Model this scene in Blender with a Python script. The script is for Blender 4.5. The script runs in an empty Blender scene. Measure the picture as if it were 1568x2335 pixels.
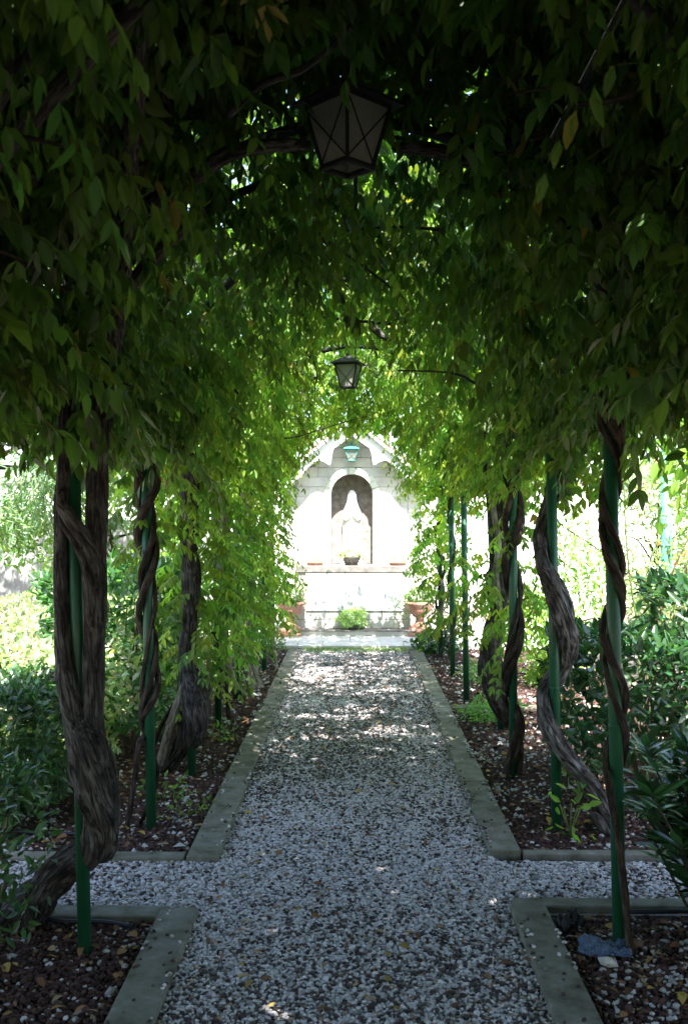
import bpy, bmesh, math, random
import numpy as np
from mathutils import Vector, Matrix

random.seed(7)
RNG = np.random.default_rng(7)
SC = bpy.context.scene
COL = SC.collection

# ------------------------------------------------------------------ camera, sky, sun, exposure
cam_data = bpy.data.cameras.new('camera')
cam = bpy.data.objects.new('camera', cam_data)
COL.objects.link(cam)
cam.location = (0, 0, 1.5)
cam_data.sensor_fit = 'VERTICAL'
cam_data.sensor_height = 36.0
cam_data.lens = 35.0
cam_data.clip_start = 0.05
cam_data.clip_end = 600
cam.rotation_euler = (math.radians(90.1), 0, math.radians(0.66))
cam_data.dof.use_dof = True
cam_data.dof.focus_distance = 5.2
cam_data.dof.aperture_fstop = 6.3
SC.camera = cam

SUN_EL = math.radians(58)
SUN_DIR = Vector((0.10, -0.99, 0)).normalized() * math.cos(SUN_EL)
SUN_DIR.z = math.sin(SUN_EL)   # high, almost behind the viewer
world = bpy.data.worlds.new('World')
SC.world = world
world.use_nodes = True
wn = world.node_tree.nodes
wl = world.node_tree.links
wn.clear()
sky = wn.new('ShaderNodeTexSky')
sky.sky_type = 'NISHITA'
sky.sun_disc = False
sky.sun_elevation = SUN_EL
sky.sun_rotation = math.atan2(SUN_DIR.x, SUN_DIR.y)
sky.air_density = 1.0
sky.dust_density = 1.6
bg = wn.new('ShaderNodeBackground')
bg.inputs['Strength'].default_value = 0.115
wo = wn.new('ShaderNodeOutputWorld')
wl.new(sky.outputs[0], bg.inputs[0])
wl.new(bg.outputs[0], wo.inputs[0])

sun_data = bpy.data.lights.new('sun', 'SUN')
sun_data.energy = 5.0
sun_data.angle = math.radians(0.5)
sun_data.color = (1.0, 0.965, 0.91)
sun = bpy.data.objects.new('sun', sun_data)
COL.objects.link(sun)
sun.rotation_euler = (-SUN_DIR).to_track_quat('-Z', 'Y').to_euler()
sun.location = (4, -8, 14)

SC.view_settings.view_transform = 'Standard'
SC.view_settings.look = 'None'
SC.view_settings.gamma = 1.0
SC.view_settings.use_curve_mapping = False
SC.view_settings.exposure = 2.45
SC.cycles.use_denoising = True
SC.cycles.max_bounces = 10
SC.cycles.diffuse_bounces = 5
SC.cycles.transmission_bounces = 6
SC.cycles.sample_clamp_indirect = 6.0

# ------------------------------------------------------------------ helpers
FP = 2269.0


def at(u, v, d):
    """photo pixel (1568 wide) at distance d along the path -> world point"""
    return Vector(((u - 810.0) / FP * d, d, 1.5 - (v - 1171.0) / FP * d))


def tag(o, label=None, cat=None, group=None, kind=None):
    if label: o['label'] = label
    if cat: o['category'] = cat
    if group: o['group'] = group
    if kind: o['kind'] = kind
    return o


def thing(name, label, cat, loc=(0, 0, 0), group=None):
    o = bpy.data.objects.new(name, None)
    o.empty_display_size = 0.1
    COL.objects.link(o)
    o.location = loc
    return tag(o, label, cat, group)


def link(name, me, mat, parent=None):
    o = bpy.data.objects.new(name, me)
    COL.objects.link(o)
    if mat is not None and not me.materials:
        for m in (mat if isinstance(mat, (list, tuple)) else [mat]):
            me.materials.append(m)
    if parent is not None:
        o.parent = parent
        o.location = -Vector(parent.location) if parent.parent is None else (0, 0, 0)
    return o


def mesh_np(name, V, F, col=None, bark=None, smooth=False):
    V = np.asarray(V, dtype=np.float32)
    F = np.asarray(F, dtype=np.int32)
    k = F.shape[1]
    me = bpy.data.meshes.new(name)
    me.vertices.add(len(V))
    me.vertices.foreach_set('co', V.ravel())
    me.loops.add(F.size)
    me.loops.foreach_set('vertex_index', F.ravel())
    me.polygons.add(len(F))
    me.polygons.foreach_set('loop_start', np.arange(0, F.size, k, dtype=np.int32))
    if smooth:
        me.polygons.foreach_set('use_smooth', np.ones(len(F), dtype=bool))
    me.update(calc_edges=True)
    if col is not None:
        a = me.attributes.new('col', 'FLOAT_COLOR', 'POINT')
        c = np.ones((len(V), 4), dtype=np.float32)
        c[:, :3] = col
        a.data.foreach_set('color', c.ravel())
    if bark is not None:
        a = me.attributes.new('bark', 'FLOAT_VECTOR', 'POINT')
        a.data.foreach_set('vector', np.asarray(bark, dtype=np.float32).ravel())
    return me


class MB:
    """collects simple shapes into one mesh"""
    def __init__(s):
        s.v = []; s.f = []; s.b = []; s.sm = []

    def add(s, vs, fs, bark=None, smooth=False):
        o = len(s.v)
        s.v += [tuple(v) for v in vs]
        s.f += [tuple(i + o for i in f) for f in fs]
        s.b += list(bark) if bark is not None else [(v[0], v[1], v[2]) for v in vs]
        s.sm += [smooth] * len(fs)
        return s

    def box(s, c, d, rz=0.0, jit=0.0):
        x, y, z = (k / 2 for k in d)
        cs, sn = math.cos(rz), math.sin(rz)
        vs = []
        for a, b, e in ((-1,-1,-1),(1,-1,-1),(1,1,-1),(-1,1,-1),(-1,-1,1),(1,-1,1),(1,1,1),(-1,1,1)):
            px, py, pz = a*x, b*y, e*z
            if jit:
                px += random.uniform(-jit, jit); py += random.uniform(-jit, jit); pz += random.uniform(-jit, jit)
            vs.append((c[0]+px*cs-py*sn, c[1]+px*sn+py*cs, c[2]+pz))
        return s.add(vs, [(3,2,1,0),(4,5,6,7),(0,1,5,4),(1,2,6,5),(2,3,7,6),(3,0,4,7)])

    def prism(s, poly, y0, y1):
        """polygon in x,z (counter-clockwise seen from -y), extruded y0..y1"""
        n = len(poly)
        vs = [(p[0], y0, p[1]) for p in poly] + [(p[0], y1, p[1]) for p in poly]
        fs = [tuple(range(n)), tuple(range(2*n-1, n-1, -1))]
        fs += [(i, n+i, n+(i+1) % n, (i+1) % n) for i in range(n)]
        return s.add(vs, fs)

    def tube(s, pts, rad, sides=8, res=6, ridge=0.0, lobes=5, tw=3.0, rough=0.0, cap=True, seed=0, flat=1.0):
        rnd = random.Random(seed)
        P, R = spline(pts, rad, res)
        n = len(P)
        vs = []; bk = []
        t0 = (P[1]-P[0]).normalized()
        nrm = t0.orthogonal().normalized()
        L = 0.0
        ph = rnd.uniform(0, 6.28)
        ph2 = rnd.uniform(0, 6.28)
        for i in range(n):
            t = (P[min(i+1, n-1)]-P[max(i-1, 0)])
            if t.length < 1e-9: t = t0
            t.normalize()
            nrm = (nrm - t*nrm.dot(t))
            if nrm.length < 1e-6: nrm = t.orthogonal()
            nrm.normalize()
            bn = t.cross(nrm)
            if i: L += (P[i]-P[i-1]).length
            for k in range(sides):
                a = 2*math.pi*k/sides
                r = R[i]
                if ridge:
                    w = math.cos(lobes*a + tw*L*6 + ph)*0.6 + math.cos((lobes+2)*a - tw*L*4 + ph2 + 3*math.sin(L*9))*0.4
                    r *= 1 + ridge*w + ridge*0.6*math.sin(L*21+ph+2*a) + ridge*0.5*max(0, math.sin(L*13+ph2)*math.cos(a-ph-L*7))**3
                if rough: r *= 1 + rnd.uniform(-rough, rough)
                q = P[i] + nrm*(math.cos(a)*r) + bn*(math.sin(a)*r*flat)
                vs.append(q)
                bk.append((math.cos(a + tw*L*0.8)*R[i]*1.0, math.sin(a + tw*L*0.8)*R[i]*1.0, L))
        fs = []
        for i in range(n-1):
            for k in range(sides):
                k2 = (k+1) % sides
                fs.append((i*sides+k, i*sides+k2, (i+1)*sides+k2, (i+1)*sides+k))
        if cap:
            fs.append(tuple(range(sides-1, -1, -1)))
            fs.append(tuple(range((n-1)*sides, n*sides)))
        return s.add(vs, fs, bk, True)

    def lathe(s, prof, c=(0, 0, 0), sides=20, rz=0.0):
        vs = []; n = len(prof)
        for r, z in prof:
            for k in range(sides):
                a = 2*math.pi*k/sides + rz
                vs.append((c[0]+r*math.cos(a), c[1]+r*math.sin(a), c[2]+z))
        fs = []
        for i in range(n-1):
            for k in range(sides):
                k2 = (k+1) % sides
                fs.append((i*sides+k, i*sides+k2, (i+1)*sides+k2, (i+1)*sides+k))
        fs.append(tuple(range(sides-1, -1, -1)))
        fs.append(tuple(range((n-1)*sides, n*sides)))
        return s.add(vs, fs, None, sides > 6)

    def mesh(s, name, smooth_angle=None):
        me = bpy.data.meshes.new(name)
        me.from_pydata(s.v, [], s.f)
        me.polygons.foreach_set('use_smooth', s.sm)
        a = me.attributes.new('bark', 'FLOAT_VECTOR', 'POINT')
        a.data.foreach_set('vector', np.array(s.b, dtype=np.float32).ravel())
        me.update()
        return me

    def build(s, name, mat, parent=None, bevel=0.0):
        me = s.mesh(name)
        if bevel:
            bm = bmesh.new(); bm.from_mesh(me)
            bmesh.ops.bevel(bm, geom=[e for e in bm.edges if e.is_manifold and e.calc_face_angle(0) > 0.6],
                            offset=bevel, segments=1, affect='EDGES')
            bm.to_mesh(me); bm.free()
        return link(name, me, mat, parent)


def spline(pts, rad, res):
    pts = [Vector(p) for p in pts]
    if not isinstance(rad, (list, tuple)): rad = [rad]*len(pts)
    if len(pts) == 2 or res <= 1: return pts, list(rad)
    P = []; R = []
    n = len(pts)
    for i in range(n-1):
        p0, p1, p2, p3 = pts[max(i-1, 0)], pts[i], pts[i+1], pts[min(i+2, n-1)]
        for j in range(res):
            t = j/res
            P.append(0.5*((2*p1)+(p2-p0)*t+(2*p0-5*p1+4*p2-p3)*t*t+(3*p1-p0-3*p2+p3)*t**3))
            R.append(rad[i]*(1-t)+rad[i+1]*t)
    P.append(pts[-1]); R.append(rad[-1])
    return P, R


# ------------------------------------------------------------------ materials
def mat_new(name):
    m = bpy.data.materials.new(name)
    m.use_nodes = True
    nt = m.node_tree
    p = nt.nodes['Principled BSDF']
    return m, nt, p


def N(nt, typ, **kw):
    n = nt.nodes.new(typ)
    for k, v in kw.items():
        if k in n.inputs.keys(): n.inputs[k].default_value = v
        else: setattr(n, k, v)
    return n


def ramp(nt, fac, stops):
    r = nt.nodes.new('ShaderNodeValToRGB')
    e = r.color_ramp.elements
    while len(e) < len(stops): e.new(0.5)
    for i, (p, c) in enumerate(stops):
        e[i].position = p
        e[i].color = (*c, 1)
    nt.links.new(fac, r.inputs[0])
    return r


def bump(nt, p, h, strength, dist=0.01):
    b = nt.nodes.new('ShaderNodeBump')
    b.inputs['Strength'].default_value = strength
    b.inputs['Distance'].default_value = dist
    nt.links.new(h, b.inputs['Height'])
    nt.links.new(b.outputs[0], p.inputs['Normal'])


def noise_mat(name, stops, scale, rough=0.8, bump_s=0.3, bump_d=0.004, bscale=None, detail=6, coord='Object', spec=0.3):
    m, nt, p = mat_new(name)
    tc = N(nt, 'ShaderNodeTexCoord')
    n1 = N(nt, 'ShaderNodeTexNoise', Scale=scale, Detail=detail, Roughness=0.62)
    nt.links.new(tc.outputs[coord], n1.inputs['Vector'])
    r = ramp(nt, n1.outputs['Fac'], stops)
    nt.links.new(r.outputs[0], p.inputs['Base Color'])
    p.inputs['Roughness'].default_value = rough
    p.inputs['Specular IOR Level'].default_value = spec
    n2 = N(nt, 'ShaderNodeTexNoise', Scale=bscale or scale*6, Detail=5)
    nt.links.new(tc.outputs[coord], n2.inputs['Vector'])
    bump(nt, p, n2.outputs['Fac'], bump_s, bump_d)
    return m


def leaf_mat(name, gain=(1.85, 1.98, 1.0), rough=0.5, spec=0.22, trans=1.0):
    m, nt, p = mat_new(name)
    a = N(nt, 'ShaderNodeAttribute', attribute_name='col')
    va = N(nt, 'ShaderNodeAttribute', attribute_name='bark')
    sx = N(nt, 'ShaderNodeSeparateXYZ'); nt.links.new(va.outputs['Vector'], sx.inputs[0])
    ay = N(nt, 'ShaderNodeMath', operation='ABSOLUTE'); nt.links.new(sx.outputs['Y'], ay.inputs[0])
    m1 = N(nt, 'ShaderNodeMath', operation='MULTIPLY_ADD'); m1.inputs[1].default_value = -0.75
    nt.links.new(ay.outputs[0], m1.inputs[0]); nt.links.new(sx.outputs['X'], m1.inputs[2])
    m2 = N(nt, 'ShaderNodeMath', operation='MULTIPLY'); m2.inputs[1].default_value = 52.0
    nt.links.new(m1.outputs[0], m2.inputs[0])
    m3 = N(nt, 'ShaderNodeMath', operation='SINE'); nt.links.new(m2.outputs[0], m3.inputs[0])
    side = N(nt, 'ShaderNodeMapRange'); side.inputs[1].default_value = 0.55; side.inputs[2].default_value = 1.0
    nt.links.new(m3.outputs[0], side.inputs[0])
    mid = N(nt, 'ShaderNodeMapRange'); mid.inputs[1].default_value = 0.012; mid.inputs[2].default_value = 0.04
    mid.inputs[3].default_value = 1.0; mid.inputs[4].default_value = 0.0
    nt.links.new(ay.outputs[0], mid.inputs[0])
    mm = N(nt, 'ShaderNodeMath', operation='MAXIMUM')
    nt.links.new(side.outputs[0], mm.inputs[0]); nt.links.new(mid.outputs[0], mm.inputs[1])
    on = N(nt, 'ShaderNodeMapRange'); on.inputs[1].default_value = 0.005; on.inputs[2].default_value = 0.015
    nt.links.new(sx.outputs['X'], on.inputs[0])
    vf = N(nt, 'ShaderNodeMath', operation='MULTIPLY')
    nt.links.new(mm.outputs[0], vf.inputs[0]); nt.links.new(on.outputs[0], vf.inputs[1])
    vm = N(nt, 'ShaderNodeMapRange'); vm.inputs[3].default_value = 1.0; vm.inputs[4].default_value = 1.45
    nt.links.new(vf.outputs[0], vm.inputs[0])
    vc = N(nt, 'ShaderNodeMix', data_type='RGBA', blend_type='MULTIPLY'); vc.inputs[0].default_value = 1.0
    nt.links.new(a.outputs['Color'], vc.inputs[6]); nt.links.new(vm.outputs[0], vc.inputs[7])
    nt.links.new(vc.outputs[2], p.inputs['Base Color'])
    p.inputs['Roughness'].default_value = rough
    p.inputs['Specular IOR Level'].default_value = spec
    tr = N(nt, 'ShaderNodeBsdfTranslucent')
    mul = N(nt, 'ShaderNodeMix', data_type='RGBA', blend_type='MULTIPLY')
    mul.inputs[0].default_value = 1.0
    mul.inputs[7].default_value = tuple(g*trans for g in gain) + (1,)
    nt.links.new(vc.outputs[2], mul.inputs[6])
    nt.links.new(mul.outputs[2], tr.inputs['Color'])
    ad = N(nt, 'ShaderNodeAddShader')
    nt.links.new(p.outputs[0], ad.inputs[0])
    nt.links.new(tr.outputs[0], ad.inputs[1])
    nt.links.new(ad.outputs[0], nt.nodes['Material Output'].inputs['Surface'])
    return m


def col_mat(name, rough=0.7, spec=0.3, bump_s=0.0, bscale=200):
    m, nt, p = mat_new(name)
    a = N(nt, 'ShaderNodeAttribute', attribute_name='col')
    tc = N(nt, 'ShaderNodeTexCoord')
    n1 = N(nt, 'ShaderNodeTexNoise', Scale=bscale, Detail=4)
    nt.links.new(tc.outputs['Object'], n1.inputs['Vector'])
    mr = N(nt, 'ShaderNodeMapRange')
    mr.inputs[1].default_value = 0.3; mr.inputs[2].default_value = 0.7
    mr.inputs[3].default_value = 0.72; mr.inputs[4].default_value = 1.15
    nt.links.new(n1.outputs['Fac'], mr.inputs[0])
    mul = N(nt, 'ShaderNodeMix', data_type='RGBA', blend_type='MULTIPLY')
    mul.inputs[0].default_value = 1.0
    nt.links.new(a.outputs['Color'], mul.inputs[6])
    nt.links.new(mr.outputs[0], mul.inputs[7])
    nt.links.new(mul.outputs[2], p.inputs['Base Color'])
    p.inputs['Roughness'].default_value = rough
    p.inputs['Specular IOR Level'].default_value = spec
    if bump_s: bump(nt, p, n1.outputs['Fac'], bump_s, 0.003)
    return m


def bark_mat(name, dark, mid, light, bs=0.9):
    m, nt, p = mat_new(name)
    a = N(nt, 'ShaderNodeAttribute', attribute_name='bark')
    mp = N(nt, 'ShaderNodeMapping')
    mp.inputs['Scale'].default_value = (1, 1, 0.17)
    nt.links.new(a.outputs['Vector'], mp.inputs['Vector'])
    n1 = N(nt, 'ShaderNodeTexNoise', Scale=85.0, Detail=10, Roughness=0.68)
    nt.links.new(mp.outputs[0], n1.inputs['Vector'])
    tc = N(nt, 'ShaderNodeTexCoord')
    n2 = N(nt, 'ShaderNodeTexNoise', Scale=14.0, Detail=5)
    nt.links.new(tc.outputs['Object'], n2.inputs['Vector'])
    mx = N(nt, 'ShaderNodeMath', operation='MULTIPLY_ADD')
    mx.inputs[1].default_value = 0.65
    nt.links.new(n1.outputs['Fac'], mx.inputs[0])
    m2 = N(nt, 'ShaderNodeMath', operation='MULTIPLY')
    m2.inputs[1].default_value = 0.35
    nt.links.new(n2.outputs['Fac'], m2.inputs[0])
    nt.links.new(m2.outputs[0], mx.inputs[2])
    r = ramp(nt, mx.outputs[0], [(0.37, dark), (0.5, mid), (0.64, light)])
    mp2 = N(nt, 'ShaderNodeMapping'); mp2.inputs['Scale'].default_value = (1, 1, 0.11)
    nt.links.new(a.outputs['Vector'], mp2.inputs['Vector'])
    n3 = N(nt, 'ShaderNodeTexNoise', Scale=62.0, Detail=4, Roughness=0.55, Distortion=0.4)
    nt.links.new(mp2.outputs[0], n3.inputs['Vector'])
    sb = N(nt, 'ShaderNodeMath', operation='SUBTRACT'); sb.inputs[1].default_value = 0.5
    nt.links.new(n3.outputs['Fac'], sb.inputs[0])
    ab = N(nt, 'ShaderNodeMath', operation='ABSOLUTE'); nt.links.new(sb.outputs[0], ab.inputs[0])
    fis = N(nt, 'ShaderNodeMapRange')
    fis.inputs[2].default_value = 0.045; fis.inputs[3].default_value = 0.30; fis.inputs[4].default_value = 1.0
    nt.links.new(ab.outputs[0], fis.inputs[0])
    mulc = N(nt, 'ShaderNodeMix', data_type='RGBA', blend_type='MULTIPLY'); mulc.inputs[0].default_value = 1.0
    nt.links.new(r.outputs[0], mulc.inputs[6]); nt.links.new(fis.outputs[0], mulc.inputs[7])
    nt.links.new(mulc.outputs[2], p.inputs['Base Color'])
    hh = N(nt, 'ShaderNodeMath', operation='MULTIPLY_ADD'); hh.inputs[1].default_value = 0.5
    nt.links.new(n1.outputs['Fac'], hh.inputs[0]); nt.links.new(fis.outputs[0], hh.inputs[2])
    p.inputs['Roughness'].default_value = 0.9
    p.inputs['Specular IOR Level'].default_value = 0.2
    bump(nt, p, hh.outputs[0], bs, 0.022)
    return m


M = {}
M['leaf'] = leaf_mat('wisteria_leaf')
M['glossy'] = leaf_mat('glossy_leaf', gain=(1.3, 1.6, 0.8), rough=0.24, spec=0.6)
M['hedge'] = leaf_mat('hedge_leaf', gain=(1.3, 1.6, 0.8), rough=0.35, spec=0.45)
M['petal'] = leaf_mat('petal', gain=(0.6, 0.4, 0.4), rough=0.6, spec=0.2)
M['dry'] = leaf_mat('dry_leaf', gain=(0.5, 0.4, 0.3), rough=0.7, spec=0.2)
M['pebble'] = col_mat('pebble', 0.65, 0.3, 0.3, 160)
M['chip'] = col_mat('chip', 0.9, 0.2, 0.6, 220)
M['bark'] = bark_mat('bark', (0.014, 0.012, 0.011), (0.062, 0.055, 0.049), (0.18, 0.168, 0.154))
M['bark_grey'] = bark_mat('bark_grey', (0.024, 0.021, 0.019), (0.105, 0.096, 0.088), (0.30, 0.285, 0.265), 1.0)
M['bark_brown'] = bark_mat('bark_brown', (0.012, 0.009, 0.007), (0.046, 0.034, 0.026), (0.11, 0.088, 0.07), 0.5)
M['bark_pale'] = bark_mat('bark_pale', (0.10, 0.085, 0.065), (0.25, 0.22, 0.18), (0.42, 0.39, 0.34), 0.6)
M['twig'] = bark_mat('twig', (0.04, 0.03, 0.02), (0.1, 0.08, 0.05), (0.17, 0.14, 0.09), 0.2)
M['green_twig'] = bark_mat('green_twig', (0.08, 0.12, 0.03), (0.15, 0.19, 0.06), (0.2, 0.24, 0.1), 0.2)


def paint_mat(name, base, wear, rough=0.32):
    m, nt, p = mat_new(name)
    tc = N(nt, 'ShaderNodeTexCoord')
    mp = N(nt, 'ShaderNodeMapping'); mp.inputs['Scale'].default_value = (1, 1, 0.25)
    nt.links.new(tc.outputs['Object'], mp.inputs[0])
    n1 = N(nt, 'ShaderNodeTexNoise', Scale=38.0, Detail=7, Roughness=0.7)
    nt.links.new(mp.outputs[0], n1.inputs['Vector'])
    n2 = N(nt, 'ShaderNodeTexNoise', Scale=150.0, Detail=3)
    nt.links.new(tc.outputs['Object'], n2.inputs['Vector'])
    r = ramp(nt, n1.outputs['Fac'], [(0.3, tuple(c*0.75 for c in base)), (0.55, base), (0.72, tuple(c*1.15 for c in base)), (0.78, wear)])
    nt.links.new(r.outputs[0], p.inputs['Base Color'])
    n4 = N(nt, 'ShaderNodeTexNoise', Scale=30.0, Detail=6, Roughness=0.75)
    nt.links.new(tc.outputs['Object'], n4.inputs['Vector'])
    rs = ramp(nt, n4.outputs['Fac'], [(0.63, (0, 0, 0)), (0.66, (1, 1, 1))])
    mxr = N(nt, 'ShaderNodeMix', data_type='RGBA')
    nt.links.new(rs.outputs[0], mxr.inputs[0]); nt.links.new(r.outputs[0], mxr.inputs[6])
    mxr.inputs[7].default_value = (0.06, 0.035, 0.02, 1)
    nt.links.new(mxr.outputs[2], p.inputs['Base Color'])
    rr = ramp(nt, n1.outputs['Fac'], [(0.3, (rough,)*3), (0.75, (rough+0.3,)*3)])
    nt.links.new(rr.outputs[0], p.inputs['Roughness'])
    bump(nt, p, n2.outputs['Fac'], 0.15, 0.002)
    return m


M['post'] = paint_mat('green_paint', (0.010, 0.085, 0.036), (0.035, 0.11, 0.06))
M['post_pale'] = paint_mat('pale_green_paint', (0.10, 0.36, 0.28), (0.2, 0.42, 0.35))
M['iron'] = paint_mat('black_iron', (0.010, 0.010, 0.011), (0.03, 0.022, 0.018), 0.68)
M['teal_iron'] = paint_mat('teal_iron', (0.06, 0.30, 0.24), (0.12, 0.34, 0.3), 0.4)
M['concrete'] = noise_mat('kerb_concrete', [(0.3, (0.07, 0.07, 0.043)), (0.48, (0.15, 0.145, 0.115)), (0.6, (0.19, 0.185, 0.16)), (0.72, (0.26, 0.255, 0.23))], 11.0, 0.9, 0.45, 0.004, 90)
M['stone'] = noise_mat('pale_stone', [(0.3, (0.50, 0.46, 0.42)), (0.55, (0.66, 0.64, 0.60)), (0.75, (0.72, 0.71, 0.68))], 5.0, 0.75, 0.3, 0.003, 60)
M['stone_b'] = noise_mat('pale_stone_b', [(0.3, (0.46, 0.44, 0.41)), (0.55, (0.60, 0.59, 0.56)), (0.75, (0.68, 0.67, 0.65))], 6.0, 0.75, 0.3, 0.003, 60)
M['marble'] = noise_mat('grey_marble', [(0.35, (0.46, 0.48, 0.52)), (0.5, (0.62, 0.63, 0.65)), (0.65, (0.70, 0.70, 0.70))], 3.0, 0.4, 0.05, 0.001, 60, 9)
M['plaster'] = noise_mat('white_plaster', [(0.3, (0.70, 0.69, 0.66)), (0.7, (0.80, 0.80, 0.78))], 4.0, 0.8, 0.15, 0.002, 90)
M['moulding'] = noise_mat('arch_moulding', [(0.3, (0.52, 0.58, 0.46)), (0.7, (0.66, 0.70, 0.60))], 6.0, 0.7, 0.2, 0.002, 80)
M['shelf'] = noise_mat('weathered_shelf', [(0.3, (0.10, 0.09, 0.082)), (0.5, (0.17, 0.16, 0.147)), (0.7, (0.24, 0.232, 0.218))], 9.0, 0.85, 0.4, 0.004, 80)
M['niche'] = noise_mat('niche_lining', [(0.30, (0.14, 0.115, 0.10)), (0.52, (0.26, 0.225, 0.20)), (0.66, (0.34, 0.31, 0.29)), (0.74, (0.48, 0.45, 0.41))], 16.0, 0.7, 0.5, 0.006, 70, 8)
M['terracotta'] = noise_mat('terracotta', [(0.3, (0.36, 0.15, 0.10)), (0.55, (0.44, 0.24, 0.18)), (0.75, (0.60, 0.40, 0.33))], 9.0, 0.85, 0.3, 0.003, 90)
M['pot'] = noise_mat('dark_pot', [(0.35, (0.05, 0.045, 0.04)), (0.7, (0.16, 0.14, 0.13))], 40.0, 0.9, 0.5, 0.004, 90)
M['wall'] = noise_mat('garden_wall', [(0.3, (0.24, 0.235, 0.23)), (0.55, (0.31, 0.305, 0.30)), (0.75, (0.36, 0.355, 0.35))], 2.2, 0.9, 0.3, 0.004, 60)
M['roof'] = noise_mat('roof_tile', [(0.3, (0.30, 0.15, 0.10)), (0.7, (0.42, 0.24, 0.17))], 8.0, 0.85, 0.3, 0.003)
M['soil'] = noise_mat('soil', [(0.3, (0.018, 0.012, 0.010)), (0.5, (0.045, 0.028, 0.022)), (0.68, (0.085, 0.055, 0.042))], 45.0, 0.95, 0.9, 0.012, 110, 9)
M['dirt'] = noise_mat('dry_ground', [(0.3, (0.17, 0.13, 0.10)), (0.55, (0.28, 0.22, 0.18)), (0.75, (0.36, 0.31, 0.27))], 6.0, 0.95, 0.7, 0.01, 70, 9)
M['gravel'] = noise_mat('gravel_bed', [(0.36, (0.12, 0.115, 0.115)), (0.5, (0.27, 0.265, 0.265)), (0.64, (0.42, 0.42, 0.43))], 130.0, 0.9, 0.8, 0.008, 160, 4)
M['hose'] = noise_mat('hose', [(0.3, (0.008, 0.009, 0.016)), (0.7, (0.02, 0.022, 0.035))], 20, 0.4, 0.05, 0.001)
M['rock'] = noise_mat('white_rock', [(0.3, (0.42, 0.40, 0.36)), (0.7, (0.6, 0.58, 0.54))], 20, 0.8, 0.6, 0.004, 60)
M['rag'] = noise_mat('black_plastic', [(0.3, (0.008, 0.008, 0.009)), (0.7, (0.02, 0.02, 0.024))], 20, 0.45, 0.3, 0.003)
m, nt, p = mat_new('frosted_glass')
p.inputs['Base Color'].default_value = (0.5, 0.5, 0.45, 1)
p.inputs['Roughness'].default_value = 0.5
n_ = N(nt, 'ShaderNodeTexNoise', Scale=9.0, Detail=5)
tr_ = N(nt, 'ShaderNodeBsdfTranslucent'); tr_.inputs[0].default_value = (0.5, 0.5, 0.42, 1)
ms_ = N(nt, 'ShaderNodeMixShader'); ms_.inputs[0].default_value = 0.55
r_ = ramp(nt, n_.outputs['Fac'], [(0.3, (0.36, 0.36, 0.31)), (0.7, (0.55, 0.55, 0.50))])
nt.links.new(r_.outputs[0], p.inputs['Base Color'])
nt.links.new(p.outputs[0], ms_.inputs[1]); nt.links.new(tr_.outputs[0], ms_.inputs[2])
nt.links.new(ms_.outputs[0], nt.nodes['Material Output'].inputs['Surface'])
M['glass'] = m
m, nt, p = mat_new('blue_film')
p.inputs['Base Color'].default_value = (0.16, 0.24, 0.36, 1)
p.inputs['Roughness'].default_value = 0.12
p.inputs['Transmission Weight'].default_value = 0.35
n_ = N(nt, 'ShaderNodeTexNoise', Scale=28.0, Detail=6)
r_ = ramp(nt, n_.outputs['Fac'], [(0.4, (0.04, 0.09, 0.24)), (0.68, (0.26, 0.36, 0.52))])
nt.links.new(r_.outputs[0], p.inputs['Base Color'])
bump(nt, p, n_.outputs['Fac'], 0.7, 0.01)
M['film'] = m


# ------------------------------------------------------------------ leaf and pebble batches
def unit(a):
    return a/np.maximum(np.linalg.norm(a, axis=1, keepdims=True), 1e-9)


LO_T = np.array([(0, 0, 0), (0.34, -0.48, 0.10), (0.72, -0.34, 0.05), (1, 0, -0.10), (0.72, 0.34, 0.05), (0.34, 0.48, 0.10)])
LO_F = np.array([(0, 3, 2, 1), (0, 5, 4, 3)])
_rows = ((.10, .20, .03, .02), (.28, .44, .09, .03), (.48, .50, .11, .01), (.68, .40, .07, -.02), (.85, .20, .02, -.07))
HI_T = [(0, 0, 0)]
for a_, w_, c_, m_ in _rows: HI_T += [(a_, 0, m_), (a_, -w_, c_+m_), (a_, w_, c_+m_)]
HI_T.append((1, 0, -.16)); HI_T = np.array(HI_T)
_f = [(0, 1, 2), (0, 3, 1)]
for i_ in range(4):
    o_ = 1+3*i_; q_ = o_+3
    _f += [(o_, q_, q_+1), (o_, q_+1, o_+1), (o_, o_+2, q_+2), (o_, q_+2, q_)]
_f += [(13, 16, 14), (13, 15, 16)]
HI_TRI = np.array(_f)
LO_TRI = np.array([(0, 3, 2), (0, 2, 1), (0, 5, 4), (0, 4, 3)])


def leaf_geo(P, D, Nn, L, W, C, hi=False):
    """P base points, D leaf direction, Nn rough normal, L length, W width, C colour"""
    D = unit(D)
    S = np.cross(Nn, D)
    S = unit(S)
    U = np.cross(D, S)
    T, F = (HI_T, HI_TRI) if hi else (LO_T, LO_TRI)
    a, b, c = T[:, 0], T[:, 1], T[:, 2]
    n = len(P)
    curl = RNG.uniform(-0.25, 0.15, n)[:, None] * (a**2)[None, :]
    V = (P[:, None, :] + (a[None, :]*L[:, None])[:, :, None]*D[:, None, :]
         + (b[None, :]*W[:, None])[:, :, None]*S[:, None, :]
         + ((c[None, :]*W[:, None]*1.2 + curl*L[:, None]))[:, :, None]*U[:, None, :])
    k = len(T)
    FF = (F[None, :, :] + (np.arange(n)*k)[:, None, None]).reshape(-1, 3)
    CC = np.repeat(C, k, axis=0)
    return V.reshape(-1, 3), FF, CC


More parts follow.
